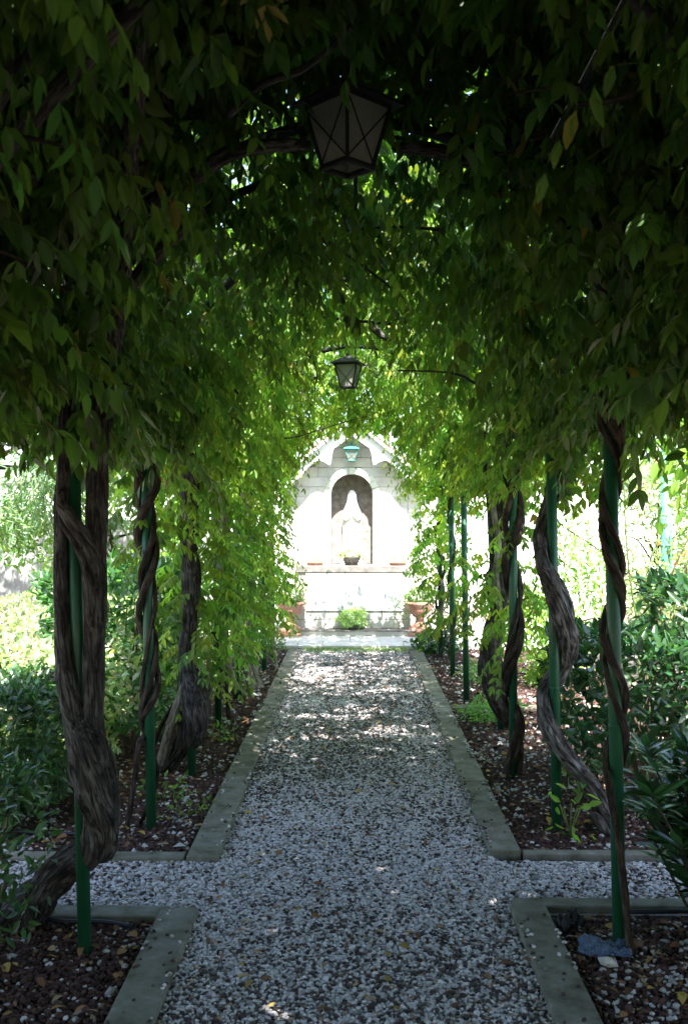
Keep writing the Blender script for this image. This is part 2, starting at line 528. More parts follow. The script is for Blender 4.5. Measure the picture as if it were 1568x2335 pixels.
class Leaves:
    def __init__(s): s.V = []; s.F = []; s.C = []; s.n = 0

    def add(s, *a, **k):
        V, F, C = leaf_geo(*a, **k)
        s.raw(V, F, C)

    def raw(s, V, F, C):
        s.V.append(V); s.F.append(F+s.n); s.C.append(C); s.n += len(V)

    def build(s, name, mat, parent=None, kind='stuff', label=None):
        me = mesh_np(name, np.concatenate(s.V), np.concatenate(s.F), np.concatenate(s.C))
        o = link(name, me, mat, parent)
        if kind: o['kind'] = kind
        if label: o['label'] = label
        return o


def rand_dir(n, zlo=-1, zhi=1):
    z = RNG.uniform(zlo, zhi, n); a = RNG.uniform(0, 2*np.pi, n)
    r = np.sqrt(np.maximum(0, 1-z*z))
    return np.stack([r*np.cos(a), r*np.sin(a), z], 1)


GREEN = np.array((0.045, 0.090, 0.012))


def green(n, base=GREEN, var=0.35, yellow=0.25):
    v = np.exp(RNG.normal(0, var, n))[:, None]
    y = np.clip(RNG.normal(0, yellow, n), -0.4, 0.9)[:, None]
    c = base[None, :]*v
    c = c*np.concatenate([1+0.75*y, 1+0.18*y, 1-0.3*y], 1)
    b = RNG.random(n) < 0.0015
    c[b] = np.array((.13, .10, .03))*RNG.uniform(.5, 1.1, (int(b.sum()), 1))
    return np.clip(c, 0.002, 0.6)


def sprays(O, head, n_pairs=5, rl=(0.16, 0.27), ll=(0.050, 0.078), wr=0.39, droop=0.55, hang=0.9, base=GREEN, var=0.3, hi=False, size=1.0, stem=False, yellow=0.25):
    """pinnate compound leaves: O origins, head horizontal heading vectors"""
    n = len(O)
    rl_ = RNG.uniform(*rl, n)*size
    dr = droop*RNG.uniform(0.4, 1.4, n)
    side = np.stack([-head[:, 1], head[:, 0], np.zeros(n)], 1)
    cb = green(n, base, var, yellow)
    V = []; F = []; C = []; off = 0
    ts = []
    for i in range(n_pairs):
        t = 0.25 + 0.70*i/(n_pairs-1)
        ts += [(t, 1), (t, -1)]
    ts.append((1.0, 0))
    up = np.array((0, 0, 1.0))
    for t, sg in ts:
        pos = O + head*(rl_*(t-0.18*t*t))[:, None] - up*(rl_*dr*t**1.7)[:, None]
        if sg == 0:
            D = head*0.7 - up*(dr+hang)[:, None]
        else:
            D = side*sg*(1.0-0.55*hang) + head*0.25 - up*hang
        D = D + RNG.normal(0, 0.22, (n, 3))
        Nn = head*0.8 + up*(1.15-hang) + side*sg*0.5*hang + RNG.normal(0, 0.35, (n, 3))
        L = RNG.uniform(*ll, n)*size*(0.82+0.3*math.sin(math.pi*min(t, .95)))
        c = cb*np.exp(RNG.normal(0, 0.12, n))[:, None]
        bl = RNG.random(n) < 0.008
        c[bl] = np.array((.11, .095, .02))*RNG.uniform(.6, 1.2, (int(bl.sum()), 1))
        v, f, cc = leaf_geo(pos, D, Nn, L, L*wr*RNG.uniform(0.85, 1.15, n), c, hi)
        V.append(v); F.append(f+off); C.append(cc); off += len(v)
    if stem:
        K = 4
        rows = []
        for j in range(K+1):
            t = j/K
            pos = O + head*(rl_*(t-0.18*t*t))[:, None] - up*(rl_*dr*t**1.7)[:, None]
            for q in ((1, 0), (-0.5, 0.87), (-0.5, -0.87)):
                rows.append(pos + (side*q[0]+up*q[1])*0.0013)
        v = np.stack(rows, 1).reshape(-1, 3)
        tri = []
        for j in range(K):
            for k in range(3):
                k2 = (k+1) % 3
                a, b, c_, d = j*3+k, j*3+k2, (j+1)*3+k2, (j+1)*3+k
                tri += [(a, b, c_), (a, c_, d)]
        tri = np.array(tri)
        f = (tri[None] + (np.arange(n)*(K+1)*3)[:, None, None]).reshape(-1, 3)
        V.append(v); F.append(f+off)
        C.append(np.tile(np.array((0.09, 0.11, 0.03)), (len(v), 1)))
    return np.concatenate(V), np.concatenate(F), np.concatenate(C)


def ico():
    t = (1+5**.5)/2
    v = np.array([(-1, t, 0), (1, t, 0), (-1, -t, 0), (1, -t, 0), (0, -1, t), (0, 1, t), (0, -1, -t), (0, 1, -t), (t, 0, -1), (t, 0, 1), (-t, 0, -1), (-t, 0, 1)], float)
    v /= np.linalg.norm(v[0])
    f = np.array([(0, 11, 5), (0, 5, 1), (0, 1, 7), (0, 7, 10), (0, 10, 11), (1, 5, 9), (5, 11, 4), (11, 10, 2), (10, 7, 6), (7, 1, 8),
                  (3, 9, 4), (3, 4, 2), (3, 2, 6), (3, 6, 8), (3, 8, 9), (4, 9, 5), (2, 4, 11), (6, 2, 10), (8, 6, 7), (9, 8, 1)])
    return v, f


ICO_V, ICO_F = ico()
OCT_V = np.array([(1, 0, 0), (0, 1, 0), (-1, 0, 0), (0, -1, 0), (0, 0, 1), (0, 0, -1)], float)
OCT_F = np.array([(0, 1, 4), (1, 2, 4), (2, 3, 4), (3, 0, 4)])


def pebbles(P, S, C, lo=False, jit=0.16):
    """P centres, S (n,3) half sizes, C colours"""
    T, F = (OCT_V, OCT_F) if lo else (ICO_V, ICO_F)
    n = len(P); k = len(T)
    v = T[None]*(1+RNG.normal(0, jit, (n, k, 1)))
    v = v*S[:, None, :]
    a = RNG.uniform(0, 2*np.pi, n); ca, sa = np.cos(a), np.sin(a)
    tl = RNG.normal(0, 0.3, n); ct, st = np.cos(tl), np.sin(tl)
    x, y, z = v[..., 0], v[..., 1], v[..., 2]
    y, z = y*ct[:, None]-z*st[:, None], y*st[:, None]+z*ct[:, None]
    x, y = x*ca[:, None]-y*sa[:, None], x*sa[:, None]+y*ca[:, None]
    V = np.stack([x, y, z], 2) + P[:, None, :]
    FF = (F[None] + (np.arange(n)*k)[:, None, None]).reshape(-1, 3)
    return V.reshape(-1, 3), FF, np.repeat(C, k, axis=0)


def jgrid(x0, x1, y0, y1, s, j=0.45):
    nx, ny = max(1, int((x1-x0)/s)), max(1, int((y1-y0)/s))
    X, Y = np.meshgrid(np.arange(nx), np.arange(ny))
    X = X.ravel()+0.5; Y = Y.ravel()+0.5
    X = X + (np.floor(Y) % 2)*0.5
    X = X + RNG.uniform(-j, j, len(X)); Y = Y + RNG.uniform(-j, j, len(Y))
    return x0+X*s, y0+Y*s


def vnoise(x, y, sc, seed=0):
    r = np.random.default_rng(seed)
    out = np.zeros_like(x)
    for i in range(5):
        a = r.uniform(0, 6.28); f = sc*r.uniform(0.6, 1.8); ph = r.uniform(0, 6.28)
        out += np.sin((x*np.cos(a)+y*np.sin(a))*f+ph)
    return out/5


# ------------------------------------------------------------------ SETTING: ground, path, beds, terrace
def sheet(name, x0, x1, y0, y1, z, mat):
    me = bpy.data.meshes.new(name)
    me.from_pydata([(x0, y0, z), (x1, y0, z), (x1, y1, z), (x0, y1, z)], [], [(0, 1, 2, 3)])
    return tag(link(name, me, mat), kind='structure')


CROSS0, CROSS1 = 3.80, 4.28      # the crossing path
sheet('ground', -150, 150, -150, 150, -0.03, M['dirt'])
sheet('planting_bed', -2.6, -0.70, -3, 3.76, -0.012, M['soil'])
sheet('planting_bed', -2.6, -0.70, 4.30, 11.08, -0.012, M['soil'])
sheet('planting_bed', 0.70, 2.4, -3, 3.76, -0.012, M['soil'])
sheet('planting_bed', 0.70, 2.4, 4.34, 11.08, -0.012, M['soil'])
sheet('gravel_path', -0.62, 0.62, -3, 11.08, -0.004, M['gravel'])
sheet('gravel_path', -3.2, 3.0, CROSS0-0.05, CROSS1+0.05, -0.008, M['gravel'])


def peb_cols(n, dark, tan=0.065):
    r = RNG.random(n)
    w = RNG.uniform(0.36, 0.66, n)[:, None]*np.array((1.02, 0.97, 1.01))[None]
    d = RNG.uniform(0.022, 0.085, n)[:, None]*np.array((1.2, 0.85, 0.8))[None]
    t = RNG.uniform(0.15, 0.35, n)[:, None]*np.array((1.15, 0.8, 0.55))[None]
    g = RNG.uniform(0.13, 0.28, n)[:, None]*np.array((1.0, 0.99, 1.0))[None]
    c = np.where((r < dark)[:, None], d, w)
    c = np.where((r > 1-tan)[:, None], t, c)
    c = np.where(((r > 0.90-tan) & (r <= 1-tan))[:, None], g, c)
    return c


def gravel_batch(L, x0, x1, y0, y1, s, darkf, zb=0.0, lo=False, keep=None):
    x, y = jgrid(x0, x1, y0, y1, s)
    if keep is not None:
        k = keep(x, y); x, y = x[k], y[k]
    n = len(x)
    r = s*0.60*np.exp(RNG.normal(0, 0.22, n))
    S = np.stack([r*RNG.uniform(0.9, 1.35, n), r*RNG.uniform(0.8, 1.1, n), r*RNG.uniform(0.5, 0.85, n)], 1)
    z = zb + RNG.uniform(-0.25, 0.55, n)*s*0.6
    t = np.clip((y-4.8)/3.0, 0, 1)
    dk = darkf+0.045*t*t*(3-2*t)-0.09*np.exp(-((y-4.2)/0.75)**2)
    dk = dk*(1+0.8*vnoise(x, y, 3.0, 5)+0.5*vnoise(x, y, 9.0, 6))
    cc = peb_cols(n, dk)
    big = cc[:, 1] < 0.06
    S[big] *= 1.12; z = np.where(big, z+.002, z)
    L.raw(*pebbles(np.stack([x, y, z], 1), S, cc, lo))


G = Leaves()
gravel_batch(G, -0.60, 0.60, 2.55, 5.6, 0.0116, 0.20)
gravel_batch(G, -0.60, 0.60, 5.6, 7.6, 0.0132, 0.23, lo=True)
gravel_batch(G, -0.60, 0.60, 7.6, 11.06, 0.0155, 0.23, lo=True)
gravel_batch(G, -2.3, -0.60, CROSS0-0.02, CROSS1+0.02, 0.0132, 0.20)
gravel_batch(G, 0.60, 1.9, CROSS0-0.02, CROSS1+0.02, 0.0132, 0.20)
# strays lying on the kerbs
for sx in (-0.655, 0.65):
    n = 70
    x = sx+RNG.uniform(-0.065, 0.065, n); y = 2.6+9*RNG.random(n)**1.5
    k = (y < CROSS0-0.12) | (y > CROSS1+0.06); x, y = x[k], y[k]; n = len(x)
    r = RNG.uniform(0.0045, 0.0085, n)
    G.raw(*pebbles(np.stack([x, y, 0.030+r*0.5], 1), np.stack([r*1.2, r, r*0.8], 1), peb_cols(n, 0.6)))
for sx, sg in ((-0.588, -1), (0.586, 1), (-0.722, 1), (0.716, -1)):
    n = 260
    y = 2.6+8.3*RNG.random(n)**1.3
    k = (vnoise(y, y*0, 6.0, int(abs(sx)*1000)) > .05) & ((y < CROSS0-0.12) | (y > CROSS1+0.1)); y = y[k]; n = len(y)
    x = sx+sg*np.abs(RNG.normal(0, .014, n))
    r = RNG.uniform(0.005, 0.008, n)
    G.raw(*pebbles(np.stack([x, y, 0.030+r*0.4], 1), np.stack([r*1.2, r, r*0.75], 1), peb_cols(n, 0.45)))
G.build('gravel', M['pebble'])

# dark volcanic chips and scattered white pebbles on the planting beds
B = Leaves()


def chips(x0, x1, y0, y1, s, white, lo=False):
    x, y = jgrid(x0, x1, y0, y1, s)
    n = len(x)
    r = s*0.55*np.exp(RNG.normal(0, 0.3, n))
    S = np.stack([r*RNG.uniform(0.9, 1.4, n), r*RNG.uniform(0.7, 1.1, n), r*RNG.uniform(0.45, 0.9, n)], 1)
    c = RNG.uniform(0.022, 0.085, n)[:, None]*np.array((1.35, 0.74, 0.66))[None]
    wv = RNG.random(n) < white*(1+1.0*vnoise(x, y, 4.0, 9))
    c = np.where(wv[:, None], RNG.uniform(0.3, 0.58, n)[:, None]*np.array((1, 0.99, 1.0))[None], c)
    tn = RNG.random(n) < 0.05
    c = np.where(tn[:, None], RNG.uniform(0.12, 0.28, n)[:, None]*np.array((1.1, 0.75, 0.5))[None], c)
    z = -0.01+RNG.uniform(0, 0.8, n)*s*0.6+0.012*(vnoise(x, y, 5.0, 3)+0.4)
    B.raw(*pebbles(np.stack([x, y, z], 1), S, c, lo, 0.2))


chips(-1.45, -0.735, 2.5, 3.72, 0.0148, 0.13)
chips(0.725, 1.4, 2.5, 3.72, 0.0148, 0.20)
chips(-2.5, -0.735, 4.34, 6.2, 0.019, 0.13, True)
chips(0.725, 2.1, 4.38, 6.4, 0.019, 0.16, True)
chips(-2.0, -0.735, 6.2, 11, 0.028, 0.10, True)
chips(0.725, 2.3, 6.4, 11, 0.028, 0.12, True)
B.build('bed_gravel', M['chip'])

# fallen leaves
D_ = Leaves()
def litter(n, x0, x1, y0, y1, z, ll, cols):
    P = np.stack([RNG.uniform(x0, x1, n), RNG.uniform(y0, y1, n), np.full(n, z)+RNG.uniform(0, 0.006, n)], 1)
    k = ~((np.abs(np.abs(P[:, 0])-0.655) < 0.08) & (RNG.random(n) < 0.85)); P = P[k]; n = len(P)
    c = np.array(cols)[RNG.integers(0, len(cols), n)]*RNG.uniform(0.6, 1.2, n)[:, None]
    L = RNG.uniform(*ll, n)
    D_.add(P, rand_dir(n, -0.15, 0.2), np.stack([RNG.normal(0, .3, n), RNG.normal(0, .3, n), np.ones(n)], 1), L, L*RNG.uniform(0.35, 0.6, n), c, hi=True)
DRY = [(0.22, 0.12, 0.05), (0.16, 0.08, 0.04), (0.30, 0.22, 0.06), (0.27, 0.20, 0.12), (0.10, 0.055, 0.035)]
litter(260, -0.6, 0.6, 2.6, 6, 0.012, (0.02, 0.045), DRY)
litter(300, -0.6, 0.6, 6, 11, 0.012, (0.02, 0.05), DRY)
litter(230, -2.0, -0.74, 2.5, 3.7, 0.016, (0.02, 0.055), DRY)
litter(520, -2.4, -0.74, 4.35, 8, 0.018, (0.02, 0.06), DRY)
litter(200, 0.74, 1.7, 2.5, 3.7, 0.016, (0.02, 0.055), DRY)
litter(420, 0.74, 2.2, 4.4, 8, 0.018, (0.02, 0.06), DRY)
D_.build('fallen_leaves', M['dry'])

# kerbs: one run per side of each path, laid from separate concrete stones
def kerb_run(name, x0, x1, y0, y1, n, along='y'):
    root = tag(bpy.data.objects.new(name, None), kind='structure')
    COL.objects.link(root)
    for i in range(n):
        g = 0.004
        b = MB()
        if along == 'y':
            a, c = y0+(y1-y0)*i/n, y0+(y1-y0)*(i+1)/n
            b.box(((x0+x1)/2+random.uniform(-.002, .002), (a+c)/2, -0.035+random.uniform(-.002, .002)), (x1-x0, c-a-g, 0.13), random.uniform(-.002, .002))
        else:
            a, c = x0+(x1-x0)*i/n, x0+(x1-x0)*(i+1)/n
            b.box(((a+c)/2, (y0+y1)/2, -0.045+random.uniform(-.002, .002)), (c-a-g, y1-y0, 0.13), random.uniform(-.003, .003))
        b.build('kerb_stone', M['concrete'], root, bevel=0.005)
    return root


kerb_run('kerb', -0.725, -0.584, 0.9, 3.72, 3)
kerb_run('kerb', 0.582, 0.716, 0.9, 3.76, 3)
kerb_run('kerb', -0.728, -0.590, 4.27, 11.06, 6)
kerb_run('kerb', 0.585, 0.722, 4.36, 11.06, 6)
kerb_run('kerb', -2.4, -0.70, 3.66, 3.765, 2, 'x')
kerb_run('kerb', -2.4, -0.735, 4.275, 4.355, 2, 'x')
kerb_run('kerb', 0.60, 2.0, 3.768, 3.85, 2, 'x')
kerb_run('kerb', 0.73, 2.0, 4.34, 4.40, 2, 'x')
kerb_run('kerb', 0.73, 1.9, 7.62, 7.74, 1, 'x')

# paved terrace in front of the shrine
terr = tag(bpy.data.objects.new('terrace', None), kind='structure'); COL.objects.link(terr)
ys = [11.10, 11.50, 12.02, 12.62, 13.4]
for r in range(4):
    xs = [-2.2 + (0.35 if r % 2 else 0)]
    while xs[-1] < 2.2: xs.append(xs[-1]+random.uniform(0.75, 0.95))
    for i in range(len(xs)-1):
        b = MB(); b.box(((xs[i]+xs[i+1])/2, (ys[r]+ys[r+1])/2, -0.02+random.uniform(-.0015, .0015)), (xs[i+1]-xs[i]-.006, ys[r+1]-ys[r]-.006, 0.10))
        b.build('paving_slab', M['stone_b'] if random.random() < .5 else M['stone'], terr, bevel=0.003)
sheet('terrace_bed', -2.3, 2.9, 11.095, 13.4, -0.022, M['soil'])

# ------------------------------------------------------------------ SHRINE
SX, SY = -0.045, 12.50           # centre and front face
shrine = thing('shrine', 'small pale stone shrine with gabled roof and arched niche at the path end', 'shrine', (SX, SY, 0))


def S(b, name, mat, bevel=0.0, parent=None):
    o = b.build(name, mat, None, bevel)
    o.parent = parent or shrine
    return o


# local coordinates: x from the centre, y from the face (positive = behind), z up
HW, NR, NZ = 0.70, 0.262, 1.735   # half width, niche radius, spring height
ZS = 0.865
PITCH = 0.82                      # roof slope
APEX = 2.58
def roof_z(x): return APEX - PITCH*abs(x)
rows = int((2.5-ZS)/0.122)
random.seed(3)
for r in range(rows):
    z0 = ZS + r*0.122; z1 = z0+0.1185
    offs = 0.0 if r % 2 else 0.27
    cuts = [-HW]
    x = -HW+0.27+offs*0.5
    while x < HW-0.1:
        cuts.append(x); x += 0.54
    cuts.append(HW)
    for i in range(len(cuts)-1):
        a, c = cuts[i]+0.0017, cuts[i+1]-0.0017
        # clip to gable
        def lim(z): return max(0.0, (APEX-0.10-z)/PITCH)
        zt = z1
        if lim(z0) < 0.03: continue
        def seg(a, c):
            if c-a < 0.015: return
            l0, l1 = lim(z0), lim(z1)
            pl = [(max(a, -l0), z0), (min(c, l0), z0), (min(c, l1), z1), (max(a, -l1), z1)]
            if pl[1][0]-pl[0][0] < 0.01: return
            if pl[2][0]-pl[3][0] < 0.004:
                pl = pl[:2]+[((pl[2][0]+pl[3][0])/2, z1)]
            b = MB(); b.prism(pl, random.uniform(-.002, .001), 0.16)
            S(b, 'stone_block', M['stone'] if random.random() < .6 else M['stone_b'], 0.003)
        # niche opening
        def half(z):
            R = NR+0.035
            if z <= NZ: return R
            dz = z-NZ
            return math.sqrt(R*R-dz*dz) if dz < R else 0.0
        h0, h1 = half(z0), half(z1)
        if max(h0, h1) <= 0.0:
            seg(a, c)
        else:
            hm = max(h0, h1)
            K = 4
            for sgn in (-1, 1):
                lo, hi_ = (a, min(c, 0)) if sgn < 0 else (max(a, 0), c)
                if hi_-lo < 0.01: continue
                edge = [(sgn*half(z0+(z1-z0)*k/K), z0+(z1-z0)*k/K) for k in range(K+1)]
                if sgn < 0:
                    edge = [(min(e, hi_), z) for e, z in edge]
                    if min(e for e, z in edge) - lo < 0.012: continue
                    pl = [(lo, z0)]+edge+[(lo, z1)]
                else:
                    edge = [(max(e, lo), z) for e, z in edge]
                    if hi_ - max(e for e, z in edge) < 0.012: continue
                    pl = [(hi_, z1)]+edge[::-1]+[(hi_, z0)]
                # drop duplicates
                q = [p for i2, p in enumerate(pl) if (Vector(p)-Vector(pl[i2-1])).length > 1e-4]
                b = MB(); b.prism(q, random.uniform(-.002, .001), 0.16)
                S(b, 'stone_block', M['stone'] if random.random() < .6 else M['stone_b'])
# flanking piers of squared blocks
for sgn in (-1, 1):
    z = 0.10
    while z < 1.80:
        b = MB(); b.box((sgn*(HW+0.082), 0.16, z+0.0585), (0.158, 0.30, 0.116), 0, 0.001)
        S(b, 'pier_block', M['stone'], 0.004); z += 0.12
# niche: back, jambs, vault
b = MB()
arc = [(-NR, ZS)] + [(-NR*math.cos(math.pi*k/20), NZ+NR*math.sin(math.pi*k/20)) for k in range(21)] + [(NR, ZS)]
n = len(arc)
vs = [(p[0], 0.02, p[1]) for p in arc]+[(p[0]*0.98, 0.24, p[1]) for p in arc]
fs = [(i, i+1, n+i+1, n+i) for i in range(n-1)] + [tuple(range(n, 2*n))]
b.add(vs, fs)
S(b, 'niche', M['niche'])
# arch moulding built from voussoirs
segs = 11
for k in range(segs):
    a0 = math.pi*k/segs+0.006; a1 = math.pi*(k+1)/segs-0.006
    pl = [(0.345*math.cos(a0+(a1-a0)*j/3), NZ+0.345*math.sin(a0+(a1-a0)*j/3)) for j in range(4)]
    pl = pl + [(NR*math.cos(a1-(a1-a0)*j/3), NZ+NR*math.sin(a1-(a1-a0)*j/3)) for j in range(4)]
    b = MB(); b.prism(pl, -0.035, 0.05); S(b, 'voussoir', M['moulding'], 0.006)
for sgn in (-1, 1):
    z = ZS
    for k in range(3):
        h = (NZ-ZS)/3
        x0, x1 = sorted((sgn*NR, sgn*0.33))
        b = MB(); b.prism([(x0, z+.002), (x1, z+.002), (x1, z+h-.002), (x0, z+h-.002)], -0.028, 0.05)
        S(b, 'jamb_block', M['plaster'], 0.005); z += h
# core walls behind, roof, bargeboard
b = MB(); b.box((-(HW+0.30)/2-0.001+0.0, 0.34, 0.98), (0.40, 0.34, 1.74)); S(b, 'side_wall', M['plaster'])
b = MB(); b.box(((HW+0.30)/2+0.001, 0.34, 0.98), (0.40, 0.34, 1.74)); S(b, 'side_wall', M['plaster'])
b = MB(); b.prism([(-0.9, 1.85), (0.9, 1.85), (0, 2.50)], 0.25, 0.60); S(b, 'gable_core', M['plaster'])
b = MB(); b.box((0, 0.44, 1.4), (0.70, 0.2, 1.2)); S(b, 'back_wall', M['plaster'])
for sgn in (-1, 1):
    e = 1.06
    pl = [(0, APEX+0.10), (sgn*e, APEX+0.10-PITCH*e), (sgn*e, APEX+0.055-PITCH*e), (0, APEX+0.055)]
    if sgn > 0: pl = pl[::-1]
    b = MB(); b.prism(pl, -0.30, 0.70); S(b, 'roof', M['plaster'], 0.004)
    # course of flat tiles on the slope
    for i in range(9):
        for j in range(3):
            t0 = 0.02+i*0.115
            sx = t0+0.06
            bb = MB(); bb.box((0, 0, 0), (0.135, 0.30, 0.016))
            o = S(bb, 'roof_tile', M['roof'])
            o.location = (sgn*sx, -0.14+j*0.315, APEX+0.125-PITCH*sx)
            o.rotation_euler = (0, sgn*(math.atan(PITCH)-0.07), 0)
# gable bargeboard with gothic cusps
def arcpts(cx, cz, r, a0, a1, k): return [(cx+r*math.cos(a0+(a1-a0)*i/k), cz+r*math.sin(a0+(a1-a0)*i/k)) for i in range(k+1)]
for sgn in (-1, 1):
    outer = [(0.0, APEX+0.054), (1.02, APEX+0.054-PITCH*1.02), (1.02, APEX-0.06-PITCH*1.02)]
    # inner edge from eave to apex: straight, lower lobe, cusp, upper lobe
    inner = [(0.80, roof_z(0.80)-0.10), (0.62, roof_z(0.62)-0.10), (0.555, 2.045)]
    inner += [(0.53, 2.085), (0.49, 2.125), (0.44, 2.15), (0.39, 2.155), (0.335, 2.135), (0.29, 2.105)]  # lobe to cusp
    inner += [(0.268, 2.10), (0.255, 2.14), (0.25, 2.19), (0.24, 2.25), (0.215, 2.31), (0.17, 2.36), (0.11, 2.41), (0.05, 2.445), (0.0, 2.46)]
    pl = outer+inner
    pl = [(sgn*x, z) for x, z in pl]
    if sgn > 0: pl = pl[::-1]
    b = MB(); b.prism(pl, -0.24, -0.19); S(b, 'bargeboard', M['plaster'], 0.004)
# altar shelf, front slab, side panels, plinth courses, step
b = MB(); b.box((0, -0.10, 0.8225), (1.37, 0.52, 0.082)); S(b, 'altar_shelf', M['shelf'], 0.006)
b = MB(); b.box((0.03, -0.325, 0.545), (1.18, 0.05, 0.462)); S(b, 'front_slab', M['marble'], 0.003)
for x, w in ((-0.618, 0.11), (0.662, 0.076)):
    b = MB(); b.box((x, -0.30, 0.545), (w, 0.06, 0.462)); S(b, 'side_panel', M['stone'], 0.003)
b = MB(); b.box((0, -0.02, 0.44), (1.30, 0.50, 0.68)); S(b, 'altar_core', M['stone_b'])
for z0, z1, off in ((0.102, 0.205, 0), (0.208, 0.310, 0.25)):
    xs = [-0.72, -0.28+off*.6, 0.24+off*.5, 0.72]
    for i in range(3):
        b = MB(); b.box(((xs[i]+xs[i+1])/2, -0.16, (z0+z1)/2), (xs[i+1]-xs[i]-.004, 0.34, z1-z0-.003)); S(b, 'plinth_block', M['stone_b'], 0.004)
b = MB(); b.box((0, -0.10, 0.058), (1.90, 0.88, 0.060)); S(b, 'step', M['stone_b'], 0.003)
b = MB(); b.box((0, -0.10, 0.094), (1.94, 0.94, 0.014)); S(b, 'step_nosing', M['shelf'], 0.003)

# statue of a robed woman
stat = thing('statue', 'white robed statue of a praying woman standing inside the arched niche', 'statue', (SX, SY+0.15, ZS))
b = MB(); b.box((0, 0, 0.02), (0.27, 0.2, 0.04)); o = b.build('statue_base', M['plaster'], None, 0.005); o.parent = stat
sec = [(0.04, .125, .085, .10), (0.10, .122, .08, .10), (0.22, .115, .075, .09), (0.36, .108, .07, .07), (0.48, .108, .07, .05), (0.56, .112, .072, .035),
       (0.64, .108, .068, .03), (0.70, .092, .062, .025), (0.745, .077, .058, .02), (0.775, .067, .056, .01), (0.80, .060, .057, 0), (0.84, .058, .060, 0), (0.88, .054, .057, 0), (0.915, .040, .043, 0), (0.935, .018, .02, 0)]
vs = []; K = 40
for z, rx, ry, fo in sec:
    for k in range(K):
        a = 2*math.pi*k/K
        f = 1+fo*(math.cos(9*a+z*3)+0.5*math.cos(17*a))
        vs.append((rx*math.cos(a)*f, ry*math.sin(a)*f, z))
fs = [(i*K+k, i*K+(k+1) % K, (i+1)*K+(k+1) % K, (i+1)*K+k) for i in range(len(sec)-1) for k in range(K)]
fs += [tuple(range(K-1, -1, -1)), tuple(range((len(sec)-1)*K, len(sec)*K))]
b = MB(); b.add(vs, fs, None, True)
for sgn in (-1, 1):       # sleeves
    b.tube([(sgn*.08, 0, .69), (sgn*.094, -.02, .61), (sgn*.075, -.06, .565), (sgn*.03, -.092, .615)], [.022, .025, .027, .02], 10, 5)
o = b.build('robe', M['plaster'], None); o.parent = stat
b = MB()                   # face with nose, chin, eyes and mouth set in relief
vs = []; KU, KV = 16, 12
for j in range(KV+1):
    ph = math.pi*j/KV
    for k in range(KU+1):
        th = math.pi*k/KU
        x = .036*math.sin(ph)*math.cos(th); y = -.05*math.sin(ph)*math.sin(th); z = .048*math.cos(ph)
        if z < 0: x *= 1+z*4
        nose = math.exp(-(x/.006)**2-((z+.002)/.012)**2)*.011
        eye = -math.exp(-((abs(x)-.014)/.007)**2-((z-.008)/.005)**2)*.005
        mouth = math.exp(-(x/.010)**2-((z+.024)/.003)**2)*.003
        vs.append((x, y-.012-nose-eye-mouth, .842+z))
fs = [(j*(KU+1)+k, (j+1)*(KU+1)+k, (j+1)*(KU+1)+k+1, j*(KU+1)+k+1) for j in range(KV) for k in range(KU)]
b.add(vs, fs, None, True)
o = b.build('face', M['plaster'], None); o.parent = stat
b = MB()                   # praying hands
for sgn in (-1, 1):
    b.tube([(sgn*.03, -.097, .612), (sgn*.013, -.108, .640), (sgn*.009, -.112, .658)], [.012, .012, .010], 8, 3, flat=0.6)
    for k, (l, o_) in enumerate(((.036, -.011), (.042, -.004), (.040, .003), (.031, .009))):
        b.tube([(sgn*.0075, -.112-o_, .655), (sgn*.0055, -.116-o_, .655+l*.55), (sgn*.004, -.117-o_, .655+l)], [.0042, .0038, .0026], 6, 2)
    b.tube([(sgn*.012, -.118, .640), (sgn*.010, -.129, .655), (sgn*.006, -.130, .668)], [.0046, .004, .003], 6, 2)
o = b.build('hands', M['plaster'], None); o.parent = stat

